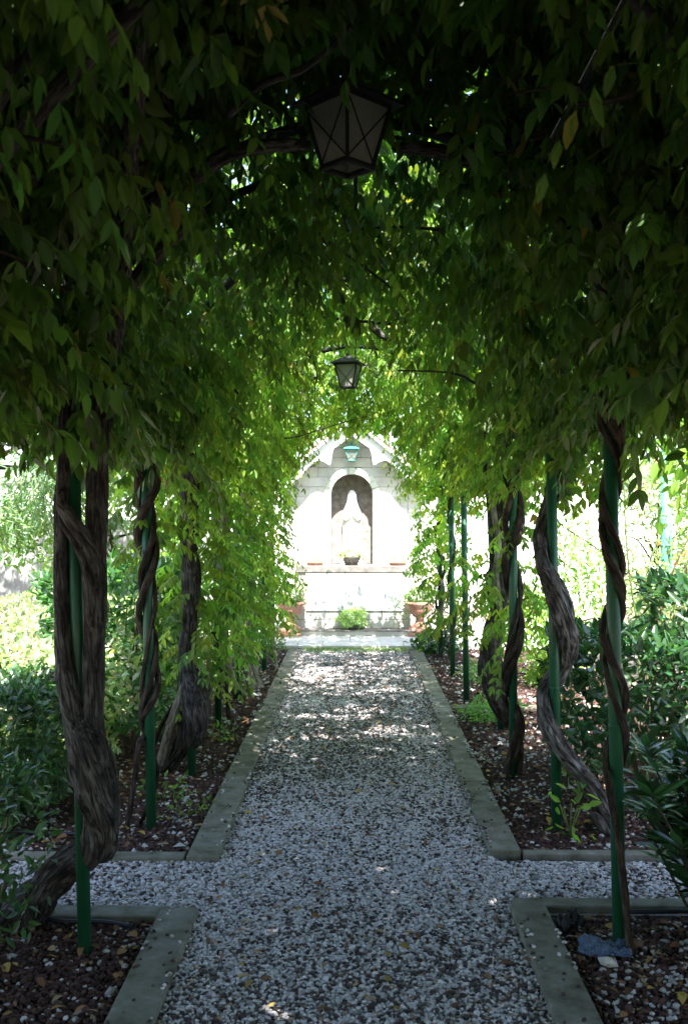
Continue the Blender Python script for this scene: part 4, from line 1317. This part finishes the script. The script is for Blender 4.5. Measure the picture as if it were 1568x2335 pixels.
# thick leaf roof over the near part, thinner towards the far end
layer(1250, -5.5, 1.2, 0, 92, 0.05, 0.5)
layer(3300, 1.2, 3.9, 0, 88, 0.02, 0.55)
layer(430, 3.9, 4.8, 0, 88, 0.06, 0.5, base=SHADE_G*1.3)
layer(720, 4.6, 6.2, 0, 88, 0.06, 0.5, base=(SHADE_G+GLOW_G)/2, thin=1)
layer(3000, 6.0, 10.4, 0, 84, 0.0, 0.42, base=GLOW_G, thin=1)
# clumps hanging below the frame
for i in range(150):
    y0 = random.uniform(1.3, 10.3); th = random.uniform(-1.35, 1.35); r0 = random.uniform(-.16, .10)
    c = np.array(((HOOPW+r0)*math.sin(th), y0, SPRING+(RISE+r0)*math.cos(th)))
    if abs(c[0]) < .5 and (abs(y0-2.9) < .65 or 6.6 < y0 < 8.6): continue
    n = random.randint(10, 24)
    P = c[None]+RNG.normal(0, 1, (n, 3))*np.array((.10, .10, .13))
    P = P[clear_view(P)]; n = len(P)
    if not n: continue
    A.raw(*sprays(P, heading(n), base=(SHADE_G if y0 < 3.9 else (SHADE_G+GLOW_G)/2 if y0 < 5.5 else GLOW_G)*random.uniform(.85, 1.35), hang=1.0, droop=.8))
# outermost sun leaves: flatter
layer(1900, -11, -5.5, 0, 95, 0.15, 0.80, hang=0.3, droop=0.3, size=1.7, wr=0.55)  # unseen leaf roof behind the camera, added to shut out light from the rear
layer(2300, -5.5, -0.6, 0, 95, 0.40, 0.80, hang=0.22, droop=0.25, size=1.5, wr=0.55)
layer(4700, -0.6, 3.7, 0, 95, 0.40, 0.85, hang=0.22, droop=0.25, size=1.45, wr=0.58)
layer(1050, 2.6, 4.0, 0, 60, 0.40, 0.72, hang=0.22, droop=0.25, size=1.4, wr=0.55)
layer(430, 4.0, 6.2, 0, 60, 0.40, 0.72, base=(SHADE_G+GLOW_G)/2, thin=1, hang=0.22, droop=0.25, size=1.4, wr=0.55)
layer(760, 6.0, 10.3, 0, 85, 0.4, 0.6, base=GLOW_G, thin=1, hang=0.3, droop=0.3, size=1.1)
# fringe hanging at the far mouth
n = 520
P = np.stack([RNG.uniform(-0.95, 0.95, n), RNG.uniform(9.7, 10.9, n), np.zeros(n)], 1)
P[:, 2] = 2.42+0.35*RNG.random(n)-0.55*(np.abs(P[:, 0])/0.95)**2.2
A.raw(*sprays(P, heading(n), base=GLOW_G*1.1))
# side drapes below the hoops
def drape(n, x0, x1, y0, y1, z0, z1, sg, base=SHADE_G, **k):
    P = np.stack([sg*RNG.uniform(x0, x1, n), RNG.uniform(y0, y1, n), RNG.uniform(z0, z1, n)], 1)
    P[:, 2] += 0.10*vnoise(P[:, 1], P[:, 0], 5.0, 21)
    A.raw(*sprays(P, heading(n), base=base, **k))
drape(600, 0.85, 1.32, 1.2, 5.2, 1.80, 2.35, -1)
drape(420, 0.85, 1.30, 5.2, 10.4, 1.75, 2.2, -1, GLOW_G)
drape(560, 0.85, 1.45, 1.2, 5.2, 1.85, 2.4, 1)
drape(420, 0.85, 1.30, 5.2, 10.4, 1.75, 2.25, 1, GLOW_G)
A.build('foliage', M['leaf'], canopy)

# the nearest hanging leaf sprays, each one an object
NV = 14
spray_mesh = []
for i in range(NV):
    V, F, C = sprays(np.zeros((1, 3)), np.array([[1.0, 0, 0]]), base=SHADE_G*RNG.uniform(.9, 1.4), hi=True, stem=True, var=.1, ll=(.06, .088), hang=RNG.uniform(.6, 1.0))
    bk = np.zeros_like(V); k_ = 11*len(HI_T); bk[:k_, :2] = np.tile(HI_T[:, :2], (11, 1)); bk[:k_, 0] += .02
    me = mesh_np('leaf_spray', V, F, C, bk); me.materials.append(M['leaf']); spray_mesh.append(me)


def spray_obj(p, parent, size=1.0, name='leaf_spray'):
    o = bpy.data.objects.new(name, random.choice(spray_mesh)); COL.objects.link(o)
    o.parent = parent
    o.location = Vector(p)-Vector(parent.location)
    o.rotation_euler = (random.gauss(0, .18), random.gauss(0, .18), random.uniform(0, 6.28))
    s = size*random.uniform(.85, 1.2); o.scale = (s, s, s)
    return o


random.seed(21)
cnt = 0
while cnt < 292:
    y = random.uniform(1.5, 5.6)
    th = random.uniform(-92, 92)*math.pi/180
    r = random.uniform(-0.10, 0.06)
    p = Vector(((HOOPW+r)*math.sin(th), y, SPRING+(RISE+r)*math.cos(th)))
    if abs(th) > 1.35: p.z -= random.uniform(0, .1)
    u = 810+p.x/y*FP; v = 1171-(p.z-1.5)/y*FP
    if not (-120 < u < 1690 and -160 < v < 1250): continue
    if not clear_view(np.array([p]))[0] or (abs(p.x) < .16 and p.y < 3.0 and 1.5+1.01*p.y/3.0-.05 < p.z < 1.5+1.3*p.y/3.0): continue
    spray_obj(p, canopy); cnt += 1

# ------------------------------------------------------------------ leafy columns on the vines
YG = np.array((0.080, 0.131, 0.021))
def column(root, cx, cy, z0, z1, rx, ry, n, base=YG, lo_hang=0.75, nobj=0, size=0.9):
    z = RNG.uniform(z0, z1, n)
    a = RNG.uniform(0, 2*np.pi, n)
    q = np.sqrt(RNG.random(n))
    w = 0.75+0.25*np.sin(z*5+cx*3)+0.15*np.sin(z*11+cy)
    P = np.stack([cx+rx*q*w*np.cos(a), cy+ry*q*w*np.sin(a), z], 1)
    h = np.stack([np.cos(a), np.sin(a), np.zeros(n)], 1)+RNG.normal(0, .5, (n, 3)); h[:, 2] = 0; h = unit(h)
    lv = Leaves(); lv.raw(*sprays(P, h, base=base, size=size, hang=lo_hang, yellow=.3))
    lv.build('foliage', M['leaf'], root)
column(v3, -0.97, 5.75, 0.95, 2.1, .30, .28, 150)
column(v3, -0.90, 5.9, 0.50, 1.1, .26, .25, 90)
column(v4, -0.94, 7.0, 0.62, 2.1, .33, .42, 300)
column(v5, -0.92, 8.4, 0.55, 2.1, .29, .5, 320)
column(v6, -0.86, 9.6, 0.42, 2.1, .26, .55, 300)
column(v2, -1.05, 4.95, 1.30, 2.0, .30, .25, 60)
column(v9, 0.98, 5.9, 1.3, 2.0, .2, .22, 45)
column(v9, 1.06, 5.9, 0.6, 1.0, .2, .22, 40, YG*1.15)
column(v10, 1.0, 6.8, 0.70, 1.25, .28, .3, 90, YG*1.1)
column(v10, 1.02, 7.0, 1.6, 2.1, .25, .4, 110)
column(v12, 0.86, 10.1, 0.9, 2.1, .24, .5, 260, YG*1.2)
column(v12, 0.90, 9.9, 0.35, 0.9, .22, .4, 90, YG*.8)
column(v12, 0.66, 10.5, 1.75, 2.3, .22, .3, 120, YG*1.1)
column(v11, 0.93, 9.0, 1.55, 2.1, .2, .3, 60)
column(v8, 1.10, 4.9, 1.55, 2.1, .26, .3, 60)

# ------------------------------------------------------------------ hedges, shrubs, trees
def leafobj_meshes(base, ll, wr, mat, n=8, name='leaf'):
    out = []
    for i in range(n):
        L = RNG.uniform(*ll, 1)
        V, F, C = leaf_geo(np.zeros((1, 3)), np.array([[1.0, 0, 0]]), np.array([[0, 0, 1.0]]), L, L*wr, green(1, np.array(base), .3, .2), hi=True)
        bk = np.zeros_like(V); bk[:, :2] = HI_T[:, :2]; bk[:, 0] += .02
        me = mesh_np(name, V, F, C, bk, True); me.materials.append(M[mat]); out.append(me)
    return out


def box_hedge(name, label, cat, x0, x1, y0, y1, z0, z1, n, ll, base, wr=.5, mat='hedge', up=.5, nobj=0, group=None, var=.35, yellow=.2, fill=.25, stems=14, front=True):
    c = ((x0+x1)/2, (y0+y1)/2, 0)
    root = thing(name, label, cat, c, group)
    def sample(n):
        """points concentrated near the lumpy skin of the block"""
        P = RNG.uniform(-1, 1, (n, 3))
        ax = RNG.choice(3, n, p=(.25, .35, .40))
        skin = RNG.random(n) > fill
        idx = np.where(skin)[0]
        s = np.where(RNG.random(n) < .5, -1, 1)
        s = np.where(ax == 2, np.where(RNG.random(n) < .88, 1, -1), s)
        s = np.where(ax == 1, np.where(RNG.random(n) < .7, -1, 1), s)
        P[idx, ax[idx]] = (s*(1-0.22*RNG.random(n)**1.5))[idx]
        # round the corners and add lumps
        q = np.abs(P)**4
        P = P/np.maximum(1, (q.sum(1)**.25))[:, None]
        lump = 1+.10*np.sin(P[:, 0]*7+P[:, 2]*4+c[0]*3)*np.cos(P[:, 1]*6+c[1])+.06*np.sin(P[:, 0]*15+P[:, 1]*17)
        D = unit(P*np.array((1, 1, 1.2))+1e-6)
        P = P*lump[:, None]
        W = np.stack([c[0]+P[:, 0]*(x1-x0)/2, c[1]+P[:, 1]*(y1-y0)/2, (z0+z1)/2+P[:, 2]*(z1-z0)/2], 1)
        return W, D
    P, D0 = sample(n)
    D = D0*.5+rand_dir(n)*.75+np.array((0, 0, up*.4))
    Nn = D0*.6+np.array((0, 0, .8))+rand_dir(n)*.5
    L = RNG.uniform(*ll, n)
    lv = Leaves(); lv.add(P, D, Nn, L, L*wr*RNG.uniform(.8, 1.2, n), green(n, np.array(base), var, yellow))
    lv.build('foliage', M[mat], root)
    if nobj:
        ms = leafobj_meshes(base, ll, wr, mat)
        P, D0 = sample(nobj*12)
        k = (D0[:, 1] < -.25) | (D0[:, 2] > .5)
        P, D0 = P[k][:nobj], D0[k][:nobj]
        for p_, d_ in zip(P, D0):
            o = bpy.data.objects.new('leaf', random.choice(ms)); COL.objects.link(o); o.parent = root
            o.location = Vector(p_)+Vector(d_)*.015-Vector(root.location)
            dv = Vector(d_)*.6+Vector((random.gauss(0, .6), random.gauss(-.2, .5), random.gauss(.15, .4)))
            o.rotation_euler = dv.to_track_quat('X', 'Z').to_euler()
    for i in range(stems):
        a = Vector((random.uniform(x0*.75+x1*.25, x1*.75+x0*.25), random.uniform(y0*.8+y1*.2, y1*.8+y0*.2), 0))
        b = MB(); pts = [a, a+Vector((random.gauss(0, .05), random.gauss(0, .05), z1*.35)), a+Vector((random.gauss(0, .14), random.gauss(0, .14), z1*.8))]
        b.tube(pts, [.011, .008, .004], 6, 4, .1, 3, 2, .04, True, i); b.build('stem', M['twig'], root)
    return root


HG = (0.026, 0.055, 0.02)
box_hedge('hedge', 'broad clipped hedge on the left, sunlit on top and dark in front', 'hedge', -5.0, -1.25, 5.2, 9.6, 0.05, 0.75, 24000, (.04, .068), (0.16, 0.18, 0.10), .5, 'hedge', .6, 160, None, .3)
box_hedge('hedge_shrub', 'dark leafy shrub at the front corner of the left hedge', 'shrub', -2.6, -1.45, 4.55, 5.5, 0.06, 0.66, 8500, (.04, .07), HG, .45, 'hedge', .5, 120)
box_hedge('hedge_shrub', 'broad leaved dark bush behind the second left post', 'shrub', -1.95, -1.15, 5.9, 7.2, 0.15, 1.15, 3200, (.06, .09), (0.03, 0.072, 0.022), .45, 'glossy', .4, 60)
box_hedge('hedge_shrub', 'dark leaves at the left edge beside the base of the forked trunk', 'shrub', -1.80, -1.10, 3.12, 3.72, 0.04, 0.62, 1300, (.035, .06), (0.02, 0.045, 0.015), .4, 'hedge', .5, 60)
box_hedge('hedge', 'glossy dark laurel hedge behind the front right post', 'hedge', 1.06, 1.85, 4.80, 5.8, 0.26, 0.86, 1900, (.065, .10), (0.018, 0.045, 0.018), .42, 'glossy', .4, 110)
box_hedge('hedge_shrub', 'taller dark laurel rising at the right edge behind the glossy hedge', 'shrub', 1.62, 2.6, 4.9, 6.0, 0.30, 1.12, 2300, (.065, .105), (0.018, 0.045, 0.018), .42, 'glossy', .5, 90)
box_hedge('hedge', 'tall dark hedge added out of view to block side light, left of the viewer', 'hedge', -2.6, -1.7, -11.0, 2.9, 0.05, 1.75, 9000, (.08, .13), HG, .55, 'hedge', .4, 0)  # unseen hedge, put in to cut side light near the camera
box_hedge('hedge', 'tall dark hedge added out of view to block side light, right of the viewer', 'hedge', 1.55, 2.5, -11.0, 2.7, 0.05, 1.75, 9000, (.08, .13), HG, .55, 'hedge', .4, 0)  # its unseen right-hand counterpart, added for the same shading
# narrow leaved shrub, front right: whorls of long leaves on leaning stems
def whorl_shrub(label, c, n_st, h, spread, ll, base):
    root = thing('oleander_shrub', label, 'shrub', c)
    ms = leafobj_meshes(base, ll, .24, 'glossy', 8)
    lv = Leaves(); cntr = 0
    for i in range(n_st):
        tip = Vector((random.gauss(0, spread), random.gauss(0, spread), h*random.uniform(.55, 1.05)))
        base_p = Vector((tip.x*.3, tip.y*.3, 0))
        b = MB(); b.tube([base_p, base_p.lerp(tip, .5)+Vector((0, 0, .06)), tip], [.006, .0045, .0025], 6, 4); o = b.build('stem', M['bark_brown'], None); o.parent = root
        for k in range(9):
            t = random.uniform(.25, 1.0)
            p_ = base_p.lerp(tip, t)+Vector((0, 0, .06*math.sin(math.pi*t)))
            m_ = random.randint(3, 5); a0 = random.uniform(0, 6)
            for j in range(m_):
                a = a0+j*6.28/m_
                dv = Vector((math.cos(a), math.sin(a), random.uniform(.1, .9)))
                if cntr < 200 and p_.y < .1 and t > .5:
                    o = bpy.data.objects.new('leaf', random.choice(ms)); COL.objects.link(o); o.parent = root; o.location = p_
                    o.rotation_euler = dv.to_track_quat('X', 'Z').to_euler(); cntr += 1
                else:
                    L = RNG.uniform(*ll, 1)
                    lv.add(np.array([p_+Vector(c)]), np.array([dv]), np.array([[0, 0, 1.0]])+RNG.normal(0, .3, (1, 3)), L, L*.24, green(1, np.array(base), .3, .15), hi=True)
    lv.build('foliage', M['glossy'], root)
    return root
whorl_shrub('dark shrub with long narrow glossy leaves at the right edge', (1.36, 3.50, 0), 56, 0.70, .20, (.09, .14), (0.014, 0.035, 0.014))


def leafy_tree(name, label, cat, base, h, crown_c, crown_r, n, ll, col, wr, mat='hedge', clumps=26, trunk_r=.06, group=None, cl_r=.32, hang=0.0, n_limbs=9):
    root = thing(name, label, cat, base, group)
    cc = Vector(crown_c)
    b = MB(); b.tube([Vector(base), Vector(base).lerp(cc, .5)+Vector((.1, 0, 0)), cc], [trunk_r, trunk_r*.8, trunk_r*.4], 10, 6, .12, 4, 2, .03, True, 5)
    b.build('trunk', M['bark_brown'], root)
    lv = Leaves()
    d = rand_dir(clumps); rr = RNG.uniform(.35, 1.0, clumps)**.5
    C = np.array(cc)[None]+d*rr[:, None]*np.array(crown_r)[None]
    for i in range(n_limbs):
        b = MB(); e = Vector(C[i]); s = Vector(base).lerp(cc, random.uniform(.45, .95))
        b.tube([s, s.lerp(e, .5)+Vector((0, 0, .08)), e], [trunk_r*.4, trunk_r*.25, .006], 7, 5); b.build('limb', M['bark_brown'], root)
    per = n//clumps
    for i in range(clumps):
        dd = rand_dir(per); q = RNG.random(per)**.45
        s = cl_r*RNG.uniform(.7, 1.3)
        P = C[i][None]+dd*(q*s)[:, None]
        D = dd*.6+rand_dir(per)*.7+np.array((0, 0, -hang))
        L = RNG.uniform(*ll, per)
        lv.add(P, D, dd*.4+np.array((0, 0, .8))+rand_dir(per)*.6, L, L*wr, green(per, np.array(col)*RNG.uniform(.8, 1.2), .25, .2))
    o = lv.build('crown', M[mat], root)
    return root
leafy_tree('olive_tree', 'grey green narrow leaved tree beyond the hedge at the left edge', 'tree', (-5.4, 10.6, 0), 3, (-3.45, 10.2, 2.55), (1.6, 1.3, 1.45), 26000, (.08, .13), (0.09, 0.13, 0.075), .22, 'hedge', 80, .09, None, .40, .35)
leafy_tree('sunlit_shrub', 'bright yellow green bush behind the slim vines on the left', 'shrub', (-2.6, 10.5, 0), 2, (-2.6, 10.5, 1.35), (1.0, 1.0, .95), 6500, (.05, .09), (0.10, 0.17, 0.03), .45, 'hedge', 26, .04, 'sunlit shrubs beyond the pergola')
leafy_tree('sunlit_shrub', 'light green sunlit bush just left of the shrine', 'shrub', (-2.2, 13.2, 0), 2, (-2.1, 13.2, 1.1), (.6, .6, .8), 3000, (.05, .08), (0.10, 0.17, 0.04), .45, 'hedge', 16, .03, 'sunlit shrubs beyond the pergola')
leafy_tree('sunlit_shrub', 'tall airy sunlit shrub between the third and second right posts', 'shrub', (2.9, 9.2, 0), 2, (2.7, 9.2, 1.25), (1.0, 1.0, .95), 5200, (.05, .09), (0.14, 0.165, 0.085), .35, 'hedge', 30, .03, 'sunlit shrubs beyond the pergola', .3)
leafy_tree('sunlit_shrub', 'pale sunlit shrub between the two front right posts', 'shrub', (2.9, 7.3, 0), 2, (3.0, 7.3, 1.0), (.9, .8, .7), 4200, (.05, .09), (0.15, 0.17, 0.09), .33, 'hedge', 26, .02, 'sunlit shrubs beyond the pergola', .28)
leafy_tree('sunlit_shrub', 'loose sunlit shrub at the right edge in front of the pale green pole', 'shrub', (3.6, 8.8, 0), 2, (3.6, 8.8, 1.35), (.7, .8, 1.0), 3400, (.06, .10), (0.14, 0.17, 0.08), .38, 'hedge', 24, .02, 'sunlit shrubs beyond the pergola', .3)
leafy_tree('sunlit_shrub', 'sunlit climber with broad leaves hanging high behind the front right post', 'shrub', (2.35, 5.6, 0), 2, (2.3, 5.6, 1.95), (.6, .6, .42), 700, (.08, .12), (0.10, 0.17, 0.03), .5, 'leaf', 16, .02, 'sunlit shrubs beyond the pergola', .3, .6)
leafy_tree('sunlit_shrub', 'low yellow green bush behind the mossy trunk on the right', 'shrub', (1.7, 8.6, 0), 2, (1.75, 8.6, .65), (.45, .6, .5), 2400, (.04, .07), (0.11, 0.18, 0.035), .42, 'hedge', 14, .02, 'sunlit shrubs beyond the pergola', .25)
# arching rose canes among the right hand shrubs
rose = thing('rose_bush', 'bare arching rose canes with a few reddish leaves right of the front right post', 'shrub', (2.45, 6.9, 0))
random.seed(33)
for i in range(16):
    a = Vector((2.2+random.uniform(-.3, .9), 6.9+random.uniform(-.5, .5), 0))
    b = MB(); tip = a+Vector((random.gauss(.25, .4), random.gauss(0, .3), random.uniform(1.2, 2.0)))
    b.tube([a, a.lerp(tip, .5)+Vector((random.gauss(0, .1), 0, .12)), tip], [.009, .007, .003], 6, 5); b.build('cane', M['green_twig'] if i % 3 else M['twig'], rose)
n = 420
P = np.stack([RNG.uniform(1.9, 3.5, n), RNG.uniform(6.4, 7.4, n), RNG.uniform(.6, 2.0, n)], 1); L = RNG.uniform(.03, .055, n)
cc = green(n, np.array((.11, .16, .05)), .3, .3); k = RNG.random(n) < .2; cc[k] = np.array((.30, .12, .05))
lv = Leaves(); lv.add(P, rand_dir(n), rand_dir(n, 0, 1), L, L*.6, cc); lv.build('foliage', M['hedge'], rose)
# pale green pole far right
gp_ = thing('plant_support', 'pale green pole standing in full sun among shrubs at the right edge', 'pole', (2.36, 7.6, 0))
b = MB(); b.tube([(0, 0, -.02), (0, 0, 2.1)], .042, 14, 1); o = b.build('pole', M['post_pale'], None); o.parent = gp_
for z in (.7, 1.25):
    b = MB(); b.tube([(0, 0, z), (0, 0, z+.02)], .046, 14, 1); o = b.build('joint', M['post_pale'], None); o.parent = gp_

# low plants near the path
def low_plant(name, label, cat, c, r, n, ll, base, wr=.45, mat='hedge', fl=None, group=None):
    root = thing(name, label, cat, c, group)
    bush_leaves(root, 'foliage', (0, 0, r[2]*.6), r, n, ll, base, wr, mat, shell=.2)
    if fl: blossoms(root, (0, 0, r[2]*.7), r, 26, fl, .016)
    for i in range(5):
        b = MB(); a = i*1.3
        b.tube([(0, 0, -.02), (r[0]*.4*math.cos(a), r[1]*.4*math.sin(a), r[2]*.7)], .004, 5, 1); o = b.build('stem', M['green_twig'], None); o.parent = root
    return root
low_plant('flower_clump', 'low clump of small orange flowers beside the left kerb end at the terrace', 'flowers', (-0.92, 10.9, 0), (.17, .15, .19), 520, (.03, .05), (.06, .11, .03), .4, fl=[(.6, .22, .03), (.55, .3, .05)])
low_plant('ivy_clump', 'dark ivy clump beside the right kerb end at the terrace', 'ivy', (0.86, 10.75, 0), (.24, .22, .15), 480, (.05, .08), (.022, .06, .02), .75, 'glossy')
low_plant('groundcover', 'bright green ferny tuft behind the short cross kerb on the right', 'ground cover', (1.0, 7.3, 0), (.22, .26, .09), 900, (.02, .045), (.07, .15, .03), .4)
low_plant('groundcover', 'pale green tuft behind the bare post on the right', 'ground cover', (1.15, 8.9, 0), (.22, .3, .14), 700, (.02, .045), (.08, .15, .05), .4)
low_plant('potted_camellia', 'dark upright shrub between the right urn and the pergola', 'shrub', (1.02, 11.2, 0), (.16, .18, .62), 700, (.03, .055), (.02, .045, .02), .5, 'glossy')
low_plant('sapling', 'small yellow green seedling leaves beside the second right post', 'seedling', (1.0, 4.66, .02), (.13, .1, .17), 26, (.05, .085), (.08, .15, .025), .42, 'leaf')
low_plant('sapling', 'feathery seedling growing beside the second left post', 'seedling', (-0.84, 4.95, 0), (.16, .14, .07), 60, (.02, .04), (.06, .10, .02), .4)
low_plant('sapling', 'small fern sprig beside the fourth left post', 'seedling', (-0.87, 6.55, 0), (.1, .1, .1), 50, (.025, .05), (.07, .13, .03), .35)
for (x, y, lab) in ((-1.02, 5.25, 'sparse weed at the foot of the gnarled vine knot'), (1.28, 5.25, 'sparse weed under the snaking grey trunk')):
    low_plant('sapling', lab, 'seedling', (x, y, 0), (.16, .12, .09), 60, (.03, .05), (.05, .10, .02), .42)
# moss and grass strip where the gravel meets the terrace
n = 2600
P = np.stack([RNG.uniform(-.58, .58, n), 11.06-np.abs(RNG.normal(0, .18, n)), np.full(n, .004)], 1)
L = RNG.uniform(.012, .03, n); lv = Leaves()
lv.add(P, rand_dir(n, .3, 1), rand_dir(n), L, L*.25, green(n, np.array((.09, .13, .035)), .3, .3))
n = 1500
P = np.stack([RNG.normal(0, .35, n), RNG.uniform(6, 10.5, n), np.full(n, .004)], 1)
k = vnoise(P[:, 0], P[:, 1], 5, 31) > .25; P = P[k]; n = len(P)
L = RNG.uniform(.01, .02, n); lv.add(P, rand_dir(n, .2, 1), rand_dir(n), L, L*.3, green(n, np.array((.07, .10, .03)), .3, .3))
lv.build('grass', M['hedge'])

# ------------------------------------------------------------------ small things near the camera
for pts, lab in (([at(30, 1908, 4.62), at(100, 1912, 4.6), at(190, 1925, 4.58), at(260, 1935, 4.57)], 'dark garden hose lying behind the forked trunk on the left'),
                 ([at(60, 2098, 3.66), at(140, 2105, 3.6), at(230, 2103, 3.6), at(300, 2112, 3.56)], 'dark garden hose half buried along the near left cross kerb')):
    h = thing('garden_hose', lab, 'hose', pts[0], 'dark garden hoses in the beds')
    b = MB(); b.tube([Vector((p_.x, p_.y, .022)) for p_ in pts], .009, 8, 6); b.build('hose_pipe', M['hose'], h)
h = thing('garden_hose', 'dark garden hose beside the cross kerb under the narrow leaved shrub', 'hose', (1.0, 3.70, 0), 'dark garden hoses in the beds')
b = MB(); b.tube([(0.99, 3.71, .022), (1.2, 3.715, .024), (1.45, 3.70, .022)], .009, 8, 6); b.build('hose_pipe', M['hose'], h)


def crumple(name, label, cat, c, sx, sy, hgt, mat, seed, rz=0.0, n=14):
    rnd = np.random.default_rng(seed)
    b = MB(); vs = []
    for j in range(n+1):
        for i in range(n+1):
            u, w = i/n-.5, j/n-.5
            e = 1+.05*math.sin(5*math.atan2(w, u)+seed)
            x, y = u*sx*e, w*sy*e
            z = hgt*(.45+.3*math.sin(u*9+w*4+seed)+.25*math.sin(w*17-u*6+seed*2)+.15*math.sin(u*31+w*23))*(1-.6*(2*max(abs(u), abs(w)))**4)+rnd.uniform(0, .004)+.014
            vs.append((x*math.cos(rz)-y*math.sin(rz), x*math.sin(rz)+y*math.cos(rz), z))
    fs = [(j*(n+1)+i, j*(n+1)+i+1, (j+1)*(n+1)+i+1, (j+1)*(n+1)+i) for j in range(n) for i in range(n)]
    b.add(vs, fs, None, True)
    o = b.build(name, mat)
    sol = o.modifiers.new('thickness', 'SOLIDIFY'); sol.thickness = .002
    o.location = c
    return tag(o, label, cat)
crumple('plastic_sheet', 'crumpled translucent blue plastic sheet beside the right kerb', 'plastic sheet', (0.845, 3.40, 0), .17, .12, .04, M['film'], 3, -.15)
crumple('plastic_sheet', 'black crumpled plastic scrap behind the blue plastic sheet', 'plastic sheet', (0.77, 3.60, 0), .10, .07, .06, M['rag'], 5, .4)
V, F, C = pebbles(np.zeros((1, 3)), np.array([(.032, .02, .018)]), np.array([(.5, .5, .5)]))
o = link('stone', mesh_np('stone', V, F, C), M['rock']); o.location = (0.835, 3.30, .018); tag(o, 'pale stone larger than the pebbles, beside the right kerb', 'stone')
